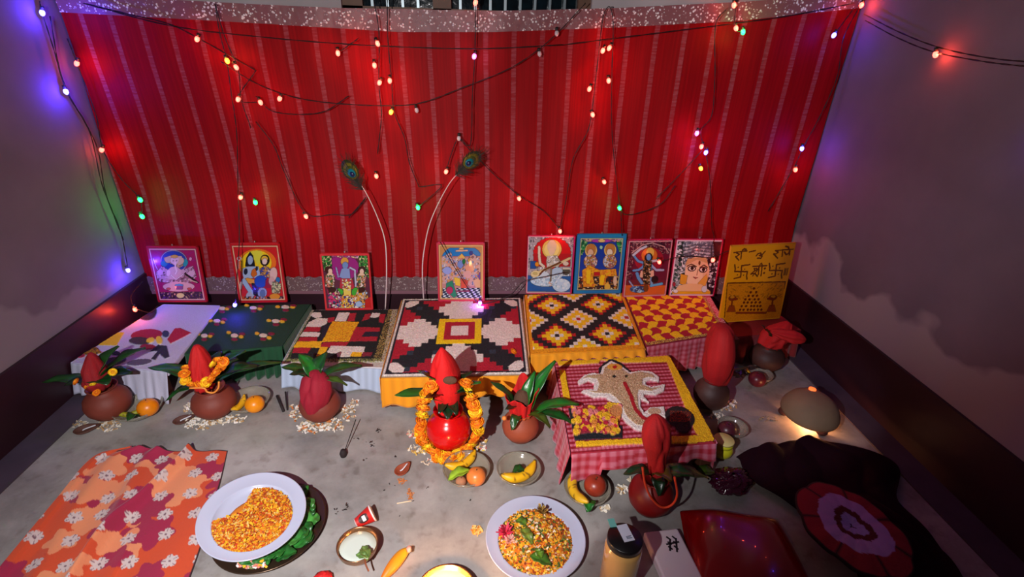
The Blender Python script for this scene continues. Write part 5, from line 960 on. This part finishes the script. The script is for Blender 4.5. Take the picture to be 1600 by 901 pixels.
# ------------------------------------------------------------------ plates of petals
whitep = mat('white plastic', (186, 190, 212), .22, coat=.2)
def plate(c, R, label, m=whitep, tilt=None, h=.026, name='plate', group=None):
    prof = [(0, 0), (.62*R, 0), (.70*R, .002), (.745*R, h*.42), (.765*R, h*.5), (.78*R, h*.46), (.98*R, h), (R, h), (R, h-.0025), (.80*R, h*.55-.003), (.72*R, -.002), (0, -.003)]
    v, f = lathe(prof, 72); v[:, 2] += .0032
    if tilt is not None: Rm = np.array(Matrix.Rotation(tilt[0], 3, Vector(tilt[1]))); v = v@Rm.T; v[:, 2] -= 0
    o = mk(name, v+np.array(c), f, m); tag(o, label, 'plate', group); return o
def heap(name, label, pts_fn, n, cols, size, seed, cat='petals', rot=None):
    rr = random.Random(seed); parts = []
    for k in range(n):
        p, up = pts_fn(rr); th = rr.uniform(0, 6.28); s = size*rr.uniform(.5, 1.3); el = rr.uniform(-.3, .8)
        e1 = np.array([math.cos(th)*math.cos(el), math.sin(th)*math.cos(el), math.sin(el)]); e2 = unit(np.cross(e1, [0, 0, 1]))
        w_ = s*rr.uniform(.14, .32); a = p-e1*s*.5; b = p+e1*s*.5; m_ = p+np.array([0, 0, s*.12])
        V = [a-e2*w_*.6, a+e2*w_*.6, m_-e2*w_, m_+e2*w_, b-e2*w_*.5, b+e2*w_*.5]; parts.append((np.array(V), [(0, 1, 3, 2), (2, 3, 5, 4)], rr.choice(cols)))
    return parts
PM = [(226, 136, 12), (232, 166, 20), (214, 106, 8), (236, 186, 36), (196, 88, 12), (230, 150, 14), (160, 70, 14), (222, 186, 100)]
# left: tray, leaves, tilted plate
tc = P(424, 827, .0)
steelp = mat('dark steel tray', (84, 66, 52), .3, metal=.75)
plate(tc, .147, 'round dark steel tray with green leaves under the left-hand plate', steelp, h=.02, name='steel_tray')
rr = random.Random(11)
for k in range(24):
    a = rr.uniform(-1.9, 1.0); r = rr.uniform(.075, .115); p = tc+np.array([r*math.cos(a), r*math.sin(a), .012+.002*rr.random()]); th = a+1.57+rr.uniform(-.7, .7); q = p+np.array([math.cos(th), math.sin(th), .15])*rr.uniform(.04, .06)
    if np.linalg.norm((q-tc)[:2]) >.134: q = tc+(q-tc)*.134/np.linalg.norm((q-tc)[:2])
    t = thing('betel_leaf', 'green leaf lying in the dark steel tray under the left-hand plate', 'leaf', p, 'green leaves in the steel tray'); leaf(t, p, q, rr.uniform(.016, .028), .008, rr.choice([(40, 104, 40), (30, 86, 34), (60, 120, 50)])).name = 'blade'
def traybits(rr_):
    a = rr_.uniform(-1.9, -1.3); r = rr_.uniform(.10, .128); return tc+np.array([r*math.cos(a), r*math.sin(a), .014+rr_.random()*.012]), None
v, f, c = merge(heap('x', '', traybits, 130, [(240, 190, 40), (232, 140, 120), (236, 222, 220), (90, 110, 60)], .016, 3)); tag(mk('petal_scatter', v, f, scat, cols=c), 'yellow and pale petals at the near edge of the dark steel tray', 'petals', kind='stuff')
pc = P(397, 813, .045); tl = (.16, (.5, .85, 0)); Rt = np.array(Matrix.Rotation(tl[0], 3, Vector(tl[1]))); R1 = .134
pc[2] = .048
plate(pc, R1, 'white plate heaped with marigold petals, tilted on the dark tray', tilt=tl, group='white plates of petals')
def lf(rr_):
    while True:
        a, q = rr_.uniform(0, 6.28), math.sqrt(rr_.random()); x, y = .098*q*math.cos(a), .098*q*math.sin(a)-.006
        if x < -.03 and y > .0+.3*(x+.03): 
            continue
        z = .006+.022*(1-q*q)*rr_.random()**.6+.006; p = Rt@np.array([x, y, z])+pc; return p, None
base = []
v, f = ball((0, 0, 0), .074, 24, 10, (1, 1, .16)); v = (v+np.array([.008, -.012, .008]))@Rt.T+pc; base.append((v, f, (214, 120, 20)))
v, f, c = merge(base+heap('x', '', lf, 6500, PM+[(200, 60, 10)], .0095, 4)); tag(mk('marigold_petals', v, f, scat, cols=c), 'shredded orange marigold petals on the tilted left-hand plate', 'petals', kind='stuff')
# right plate
pc2 = P(836, 848, .0); R2 = .137
plate(pc2, R2, 'white plate of mixed petals with a pink flower, right of the glowing lamp', group='white plates of petals', h=.026)
def rf(rr_):
    a, q = rr_.uniform(0, 6.28), math.sqrt(rr_.random())*(1+.12*math.sin(5*rr_.random())); z = .010+.04*max(0, 1-q*q)*rr_.random()**.5; return pc2+np.array([.104*q*math.cos(a), .106*q*math.sin(a)-.004, z]), None
v, f = ball((0, 0, 0), .095, 26, 10, (1, 1, .32)); base = [(v+pc2+(0, -.004, .010), f, (206, 112, 24))]
v, f, c = merge(base+heap('x', '', rf, 7000, PM+[(90, 100, 30), (70, 90, 30), (150, 60, 20), (240, 214, 180)], .0125, 5)); v[:, 2] = np.maximum(v[:, 2], .0045); tag(mk('marigold_petals', v, f, scat, cols=c), 'mound of orange and yellow petals on the right-hand plate', 'petals', kind='stuff')
def bloom(p, r, col, n, label, cat='flower', el=(.1, 1.3)):
    rr_ = random.Random(int(r*1e5)); parts = []
    for k in range(n):
        a, e = rr_.uniform(0, 6.28), rr_.uniform(*el); d = np.array([math.cos(a)*math.cos(e), math.sin(a)*math.cos(e), math.sin(e)]); s = unit(np.cross(d, [0, 0, 1])); L = r*rr_.uniform(.7, 1.1); w_ = r*.13
        V = [p, p+d*L*.5+s*w_, p+d*L*.5-s*w_, p+d*L+s*w_*.5, p+d*L-s*w_*.5]; parts.append((np.array(V), [(0, 1, 2), (1, 3, 4, 2)], np.clip(np.array(col)*rr_.uniform(.8, 1.15), 0, 255)))
    v, f, c = merge(parts); tag(mk('flower', v, f, scat, cols=c), label, cat)
bloom(P(790, 832, .03), .026, (236, 60, 96), 60, 'bright pink flower on the left of the right-hand plate')
bloom(P(796, 845, .032), .018, (240, 176, 160), 50, 'pale pink flower just below the bright pink one')
bloom(P(846, 800, .035), .026, (190, 150, 70), 46, 'spiky brownish flower at the top of the right-hand plate', el=(.6, 1.5))
for (a, b, w_, cc, lb) in (((806, 812, .036), (826, 822, .04), .010, (70, 100, 30), 'green leaf at the top of the petal mound'), ((815, 825, .045), (832, 850, .048), .012, (96, 110, 40), 'olive leaf in the middle of the petal mound'), ((828, 868, .045), (862, 882, .03), .014, (60, 96, 30), 'green leaf low on the right-hand plate'), ((846, 872, .045), (838, 858, .05), .010, (80, 110, 30), 'small upright leaf low on the petal mound')):
    p, q = P(*a[:2], a[2]), P(*b[:2], b[2]); slab_leaf(p, q, w_, lb, cc, .006)

# ------------------------------------------------------------------ bowl of milk
brass = mat('worn brass', (176, 130, 92), .28, metal=.85)
mc = P(561, 866, .0)
prof = [(0, .002), (.024, .002), (.040, .010), (.050, .026), (.052, .042), (.0535, .044), (.0505, .043), (.048, .028), (.038, .012), (0, .008)]
v, f = lathe(prof, 48, mc); tag(mk('brass_bowl', v, f, brass), 'small brass bowl of white milk with a leaf in it', 'bowl')
v, f = lathe([(0, .031), (.030, .031), (.0475, .0305), (.0478, .0295), (.044, .026), (0, .025)], 48, mc); tag(mk('milk', v, f, mat('milk', (206, 216, 204), .25)), 'white milk filling the small brass bowl', 'milk', kind='stuff')
t = thing('leaf_sprig', 'small green and brown leaf dipping into the milk', 'leaf', P(570, 860, .045))
leaf(t, P(575, 874, .046), P(567, 853, .036), .011, .004, (90, 110, 50)); leaf(t, P(575, 872, .046), P(557, 866, .034), .008, .004, (90, 120, 60)); v, f = tube(spline([P(570, 868, .045), P(571, 880, .046), P(576, 892, .04)], 10), .0022, 6); mk('stem', v, f, mat('brown stem', (130, 70, 40), .7), t)
# red paper cup on its side
a, b = P(556, 818, .012), P(583, 801, .026); x, y, z = frame_of(b-a); L = np.linalg.norm(b-a); n = 36; V, C = [], []
for k, (tt, r) in enumerate(((0, .0), (0, .011), (.0, .013), (.06, .0135), (.9, .0235), (.93, .0245), (1, .025), (1, .0235), (.2, .012), (.2, 0))):
    for i in range(n): V.append(a+(b-a)*tt+r*(x*math.cos(2*math.pi*i/n)+y*math.sin(2*math.pi*i/n))); C.append((228, 214, 208) if k in (5, 6, 2) or k > 6 else (196, 34, 30))
V = np.array(V); lift_ = max(0, .001-V[:, 2].min()); V[:, 2] += lift_
cup = mk('paper_cup', V, gridF(n, 10, True), mat('printed paper', attr=True, rough=.5), cols=C); tag(cup, 'little red paper cup with a dark round emblem lying above the milk bowl', 'cup')
# its printed badge, on the upper left flank
nrm = unit(CAM-(a+b)/2); ax = unit(b-a); nrm = unit(nrm-ax*np.dot(nrm, ax)); sd = np.cross(nrm, ax); Vb, Cb = [], []; 
def flank(u, s): r = .0135+(.0235-.0135)*u+.0006; th = s/r; return a+(b-a)*u+np.array([0, 0, lift_])+r*(nrm*math.cos(th)+sd*math.sin(th))
parts = []
g = np.linspace(-1, 1, 17)
for nm, cc, w1, h1, lift in (('disc', (60, 34, 36), .30, .0125, 0), ('text', (226, 222, 220), .09, .010, .0006)):
    V = []; 
    for q in g:
        for p_ in g:
            if nm == 'disc':
                r_, th_ = max(abs(p_), abs(q)), math.atan2(q, p_); uu, ss = .5+w1*r_*math.cos(th_), h1*r_*math.sin(th_)
            else: uu, ss = .5+w1*p_, h1*q*.8
            V.append(flank(uu, ss)+nrm*lift)
    V = np.array(V); V[:, 2] = np.maximum(V[:, 2], .0); parts.append((V, gridF(17, 17), cc))
v, f, c = merge(parts); mk('printed_emblem', v, f, mat('printed paper'), cup, cols=c, label='dark round emblem with a white band')
# red folded paper at the frame's foot
v, f = ball(P(505, 902, .012), .02, 16, 10, (1.2, .9, .55), .3); tag(mk('red_cloth_scrap', v, f, mat('red scrap', (206, 24, 24), .7)), 'crumpled scrap of red cloth at the lower edge left of the milk bowl', 'cloth scrap')
# orange-yellow long petal / fruit
pts = spline([P(596, 906, .012), P(612, 886, .016), P(628, 866, .016), P(640, 856, .012)], 24); rrr = .0155*np.clip(np.sin(np.linspace(.35, 2.9, 24)), .18, 1)
v, f = tube(pts, rrr, 12); k = np.linspace(0, 1, 24); C = np.repeat(np.array([(236, 110, 20)])*(1-k[:, None])+np.array([(226, 176, 30)])*k[:, None], 12, 0)
o = mk('banana', v, f, yel, cols=C); tag(o, 'orange-tinged banana with a pink scrap on its tip, left of the glowing lamp', 'banana')
v, f = ball(P(639, 857, .026), .007, 10, 8, (1, 1.5, .6), .5); mk('pink_scrap', v, f, mat('pink scrap', (240, 170, 150), .8), o)
# glowing lamp dish at the lower edge
lc = P(697, 938, 0.0); lamp = thing('oil_lamp', 'glowing wide brass oil lamp at the bottom edge', 'lamp', lc)
prof = [(0, .002), (.035, .002), (.066, .014), (.075, .030), (.0765, .031), (.073, .030), (.063, .016), (.033, .006), (0, .006)]
v, f = lathe(prof, 48, lc); mk('lamp_dish', v, f, mat('polished brass', (240, 190, 110), .25, metal=.9), lamp)
v, f = lathe([(0, .021), (.066, .021), (.067, .019), (0, .018)], 40, lc); mk('burning_oil', v, f, mat('glowing ghee', (255, 236, 170), .3, emit=1.6, ecol=(255, 222, 130)), lamp)
for dx, h in ((-.018, .036), (.016, .042), (.0, .03)):
    v, f = lathe([(0, 0), (.007, .006), (.008, .014), (.005, h*.7), (.0005, h)], 14, (lc[0]+dx, lc[1]-.005, .021)); mk('flame', v, f, mat('flame', (255, 220, 120), .5, emit=14, ecol=(255, 190, 80)), lamp)
def glow(parent, p, e, col, r=.02):
    l = bpy.data.lights.new('flame_light', 'POINT'); l.energy = e; l.color = col; l.shadow_soft_size = r; o = bpy.data.objects.new('flame_light', l); COL.objects.link(o); o.parent = parent; o.location = tuple(np.array(p)-np.array(parent.location))
glow(lamp, lc+(0, .0, .07), 2.4, (1, .46, .16), .02)

# ------------------------------------------------------------------ jar, box, small pot
jc = P(963, 912, 0.0); jar = thing('honey_jar', 'tall plastic jar of beige paste with a dark lid and white sticker', 'jar', jc)
JH = .178
prof = [(0, .001), (.038, .001), (.045, .006), (.045, JH*.80), (.043, JH*.86), (.038, JH*.89), (.038, JH*.93), (0, JH*.93)]
v, f = lathe(prof, 48, jc); mk('jar_body', v, f, mat('beige paste in clear plastic', (214, 164, 96), .18, coat=.6), jar)
prof = [(0, JH*.895), (.0425, JH*.895), (.0425, JH*.99), (.041, JH), (.0, JH)]
v, f = lathe(prof, 48, jc)
a = np.arctan2(v[:, 1]-jc[1], v[:, 0]-jc[0]); mk('lid', v, f, mat('black plastic lid', (18, 14, 16), .35, coat=.2), jar)
q = [P(x, y, JH+.001) for x, y in ((964, 822), (978, 817), (992, 842), (976, 848))]; cc, ex, ey, n_, R = rectfit(q[1], q[2], q[3], q[0])
v, f = obox(cc, ex, ey, (0, 0, .0006)); mk('paper_sticker', v, f, mat('white sticker paper', (206, 214, 232), .5), jar, smooth=False)
lines = [obox(cc+ex*s+ey*t_+np.array([0, 0, .0008]), ex*.035, ey*w_, (0, 0, .0002)) for s, t_, w_ in ((.45, .2, .5), (.58, .1, .4), (.7, .2, .5))]
v, f, _ = merge(lines); mk('sticker_print', v, f, mat('grey ink', (90, 100, 120), .6), jar, smooth=False)
q = [P(x, y, JH+.0008) for x, y in ((950, 812), (958, 808), (964, 820), (954, 826))]; c3, e3, g3, n_, R = rectfit(q[1], q[2], q[3], q[0]); v, f = obox(c3, e3, g3, (0, 0, .0005)); mk('green_seal', v, f, mat('green seal', (110, 190, 180), .5), jar, smooth=False)
# white box / phone back
q = [P(x, y, .03) for x, y in ((1013, 829), (1066, 824), (1102, 925), (1042, 935))]; cc, ex, ey, n_, R = rectfit(*q)
b_ = mk('white_box', *obox(cc-(0, 0, .014), ex, ey, (0, 0, .0145)), mat('white satin plastic', (222, 206, 214), .4), smooth=False); bevel(b_, .006, 4); tag(b_, 'flat white box with a dark printed mark, beside the jar', 'box')
parts = []
mk0 = [((1041, 838), (1048, 843)), ((1050, 837), (1056, 842)), ((1043, 846), (1050, 850)), ((1052, 845), (1058, 850)), ((1044, 853), (1051, 858)), ((1053, 852), (1060, 858)), ((1047, 842), (1047, 860)), ((1056, 840), (1058, 862)), ((1041, 850), (1061, 846))]
for a_, c_ in mk0: v, f = tube([P(*a_, .0312), P(*c_, .0312)], .0026, 6); v[:, 2] = np.clip(v[:, 2], .0305, .0315); parts.append((v, f))
v, f, _ = merge(parts); mk('printed_mark', v, f, mat('black print', (22, 16, 24), .6), b_, smooth=False)
# yellow-green pot
yc = P(1120, 688, .06); yc[0] = max(yc[0], .822); yc[2] = 0; prof = [(0, 0), (.026, 0), (.034, .010), (.036, .026), (.030, .038), (.027, .040), (.031, .043), (.0325, .050), (.031, .058), (0, .059)]
v, f = lathe(prof, 40, yc); yj = mk('plastic_jar', v, f, mat('lime plastic', (206, 206, 40), .3)); tag(yj, 'squat lime-yellow jar with a pale round lid by the checked stool corner', 'jar')
v, f = lathe([(0, .0592), (.0325, .0592), (.033, .064), (.031, .066), (0, .066)], 40, yc); mk('lid', v, f, mat('pale yellow lid', (222, 208, 130), .4), yj)

# ------------------------------------------------------------------ clay dome with flame beneath
dc = P(1259, 656, 0.0); dome = thing('clay_dome', 'upturned round clay pot propped over a burning flame near the right wall', 'pot', dc)
R = .099
prof = [(0, .118), (.25*R, .1165), (.55*R, .108), (.82*R, .088), (.97*R, .060), (R, .048), (.99*R, .038), (.95*R, .038), (.92*R, .055), (.78*R, .082), (.5*R, .101), (0, .110)]
v, f = lathe(prof, 56); v = v@np.array(Matrix.Rotation(.07, 3, 'X')).T; mk('dome', v+dc, f, mat('pale clay dome', (148, 122, 92), .75, vary=.1, vscale=12, bump=.1), dome)
for a in (-1.45, .6, 2.7):
    p = dc+np.array([.078*math.cos(a), .078*math.sin(a), .016]); v, f = ball(p, .019, 14, 10, (1.1, 1, .85), .05); mk('prop_stone', v, f, mat('brown clay lump', (80, 42, 34), .8), dome)
v, f = lathe([(0, -.004), (.012, -.004), (.013, .002), (0, .003)], 16, dc+np.array([.012, .035, .1165])); mk('ember', v, f, mat('ember', (255, 120, 60), .5, emit=1.5, ecol=(255, 110, 50)), dome)
v, f = lathe([(0, 0), (.005, .004), (.006, .009), (.0005, .02)], 12, dc+(0, 0, .012)); mk('flame', v, f, mat('flame'), dome)
v, f = lathe([(0, 0), (.018, 0), (.024, .012), (.021, .012), (.014, .004), (0, .004)], 20, dc+(0, 0, .0003)); mk('lamp_cup', v, f, clayd, dome)
glow(dome, dc+(-.012, -.035, .030), 1.1, (1, .42, .16), .012)

# ------------------------------------------------------------------ cloths
def cloth(name, label, cat, L, Rr, nu, nv, hfun, colfun, m, zmin=.003, thick=.002, colpx=None):
    """patch between two edge polylines (photo points on the floor), lifted by hfun(u, v)"""
    L, Rr = spline([P(*q) for q in L], nv), spline([P(*q) for q in Rr], nv); V, C, PXc = [], [], []
    for j in range(nv):
        for i in range(nu):
            u, v_ = i/(nu-1), j/(nv-1); p = L[j]*(1-u)+Rr[j]*u; h = zmin+max(0, hfun(u, v_)); V.append((p[0], p[1], h)); C.append((u, v_))
    V = np.array(V); uv = np.array(C); o = mk(name, V, gridF(nu, nv)[::1], m, cols=colfun(uv, V) if colfun else None); solid(o, thick, 0); tag(o, label, cat); return o
OR, PE, MG_ = (206, 74, 34), (226, 140, 96), (158, 26, 66)
def ocol(uv, V):
    x, y = V[:, 0]*9, V[:, 1]*9; n = snoise(x*.9, y*.9, 1)+.5*snoise(x*2.1, y*1.7, 4); C = np.tile(np.array(OR, float), (len(V), 1))
    for k in range(46):
        r_ = random.Random(k); cx, cy = V[:, 0].min()+r_.random()*np.ptp(V[:, 0]), V[:, 1].min()+r_.random()*np.ptp(V[:, 1]); rad = r_.uniform(.030, .055); a = np.arctan2(V[:, 1]-cy, V[:, 0]-cx); d = np.hypot(V[:, 0]-cx, V[:, 1]-cy)
        C[d < rad*(1+.22*np.cos(5*a+k))] = (PE if k % 2 else MG_)
    # white five-petal blossoms
    gi = 0
    for gy in np.arange(V[:, 1].min(), V[:, 1].max(), .072):
        for gx in np.arange(V[:, 0].min()+(.04 if gi % 2 else 0), V[:, 0].max(), .082):
            r_ = random.Random(int(gx*1e3)+int(gy*7e3)); cx, cy = gx+r_.uniform(-.012, .012), gy+r_.uniform(-.012, .012); a = np.arctan2(V[:, 1]-cy, V[:, 0]-cx); d = np.hypot(V[:, 0]-cx, V[:, 1]-cy); ph = r_.random()*6
            rad = .0175*(.62+.42*abs(np.cos(2.5*a+ph))**.7)*1.12; C[d < rad] = (206, 190, 186); C[(d < rad)*(d > rad*.45)*(abs(np.cos(2.5*a+ph)) > .985)] = (130, 100, 110); C[(d < .0035)] = (120, 90, 100)
        gi += 1
    e = np.minimum(np.minimum(uv[:, 0]*1.0, 1-uv[:, 0]), uv[:, 1]); C[(1-uv[:, 0] < .008) | (uv[:, 1] < .008)] = (50, 14, 24)
    return C
def ohf(u, v):
    r = lambda c, wd, h: h*math.exp(-((u-c)/wd)**2)
    c1 = .62-.30*v+.04*math.sin(9*v); h = r(c1, .03, .030)*(1-.3*v); h += .013*max(0, math.sin(3.1*v+7*u+.5))*(u < .6); h += r(.30+.12*math.sin(3*v), .05, .014)+r(.12+.1*v, .06, .012)
    return h+.002*math.sin(23*u+11*v)+.002+.010*(u < .04)
cloth('printed_cloth', 'orange, peach and magenta cloth printed with white blossoms, crumpled on the floor', 'cloth', [(205, 706), (150, 724), (92, 790), (36, 858), (-20, 925), (-45, 960)], [(356, 705), (346, 750), (332, 800), (312, 862), (292, 920), (280, 965)], 230, 230, ohf, ocol, mat('printed cotton', attr=True, rough=.85, bump=.2, bscale=150, sheen=.2))
dkc = mat('dark plum cloth', (34, 8, 20), .9, spec=.1, bump=.3, bscale=60, vary=.2)
def dh(u, v): return .018*math.sin(5*u+2*v)**2+.014*max(0, math.sin(9*v+3*u))+.012*math.sin(3.1*u)*math.sin(2.5*v)+.010*abs(math.sin(12*u+4*math.sin(4*v)))
cloth('dark_shawl', 'dark plum shawl spread over the floor in front of the domed pot', 'cloth', [(1150, 715), (1165, 750), (1225, 790), (1300, 850), (1350, 960)], [(1265, 690), (1395, 728), (1400, 790), (1470, 860), (1530, 960)], 120, 110, dh, None, dkc, thick=.003)
v_ = P(1330, 862, .02)
# plum glossy wrapper
def crumple(c, r, s, seed, amp=.35, nu=40, nv=26):
    rr_ = random.Random(seed); ks = [(rr_.uniform(2, 7), rr_.uniform(2, 7), rr_.uniform(0, 6)) for _ in range(6)]; V = []
    for j in range(nv):
        ph = math.pi*(j+.02)/(nv-1+.04)
        for i in range(nu):
            th = 2*math.pi*i/nu; k = 1
            for a, b, p in ks: k += amp/6*abs(math.sin(round(a)*th+p+b*ph))*2-amp/6
            V.append((c[0]+r*s[0]*k*math.sin(ph)*math.cos(th), c[1]+r*s[1]*k*math.sin(ph)*math.sin(th), max(.002, c[2]+r*s[2]*k*math.cos(ph))))
    return np.array(V), gridF(nu, nv, True)+[tuple(range(nu)), tuple((nv-1)*nu+i for i in range(nu))[::-1]]
v, f = crumple(P(1140, 752, .02), .05, (1.0, .7, .5), 3, .7); tag(mk('crumpled_wrapper', v, f, mat('glossy plum wrapper', (70, 12, 40), .15, coat=.8)), 'crumpled glossy plum-coloured wrapper beside the shawl', 'wrapper')
slab_leaf(P(1086, 742, .03), P(1118, 738, .04), .018, 'dull green leaf between the red pot and the plum wrapper', (60, 80, 24))
# red carrier bag, soft pillow-like
V = []; nu, nv = 60, 50; TLb, TRb, BRb, BLb = P(1062, 800, 0), P(1215, 815, 0), P(1290, 960, 0), P(1090, 965, 0)
for sgn in (1, 0):
    for j in range(nv):
        for i in range(nu):
            u, w_ = i/(nu-1), j/(nv-1); p = TLb*(1-u)*(1-w_)+TRb*u*(1-w_)+BRb*u*w_+BLb*(1-u)*w_; h = (4*u*(1-u))**.45*(4*w_*(1-w_)+.02)**.3*.055 + .005*math.sin(7*u+4*w_)*math.sin(3.1*u); V.append((p[0], p[1], .003+(h if sgn else 0)))
g0 = gridF(nu, nv); F_ = [q[::-1] for q in g0]+[tuple(i+nu*nv for i in q) for q in g0]; N_ = nu*nv
bd = [i for i in range(nu)]+[j*nu+nu-1 for j in range(1, nv)]+[(nv-1)*nu+i for i in range(nu-2, -1, -1)]+[j*nu for j in range(nv-2, 0, -1)]
for k in range(len(bd)): a, b = bd[k], bd[(k+1) % len(bd)]; F_.append((a, b, b+N_, a+N_))
tag(mk('plastic_bag', V, F_, mat('red plastic', (130, 5, 9), .25, coat=.5)), 'glossy red plastic bag lying beside the white box', 'bag')
# scalloped round mat
mc2 = P(1318, 850, .0); n, V, C = 96, [], []
u1 = P(1235, 775)-mc2; 
for j, r in enumerate(np.linspace(0, 1, 46)):
    for i in range(n):
        a = 2*math.pi*i/n; sc = 1+.07*abs(math.sin(3.5*a)); x, y = .120*r*(1+(sc-1)*r)*math.cos(a), .145*r*(1+(sc-1)*r)*math.sin(a); ca, sa = math.cos(.15), math.sin(.15)
        V.append((mc2[0]+x*ca-y*sa, mc2[1]+x*sa+y*ca, .060+.012*math.sin(r*3.0)+.0015*math.sin(14*a)*r)); w_ = r+.035*math.sin(3*a+1)+.015*math.sin(9*a)
        col = (26, 10, 20) if w_ < .05 else (160, 150, 216) if w_ < .25 else (84, 12, 24) if w_ < .38 else (178, 150, 214) if w_ < .66 else (140, 20, 40)
        if w_ >= .66 and (a*3.5/math.pi) % 1 < .07: col = (30, 8, 16)
        if r > .96: col = (40, 10, 20)
        C.append(col)
o = mk('round_mat', V, gridF(n, 46, True), mat('embroidered felt', attr=True, rough=.85, bump=.4, bscale=200), cols=C); solid(o, .012); tag(o, 'round scalloped red mat with lilac rings, lying on the dark shawl at the lower right', 'mat')
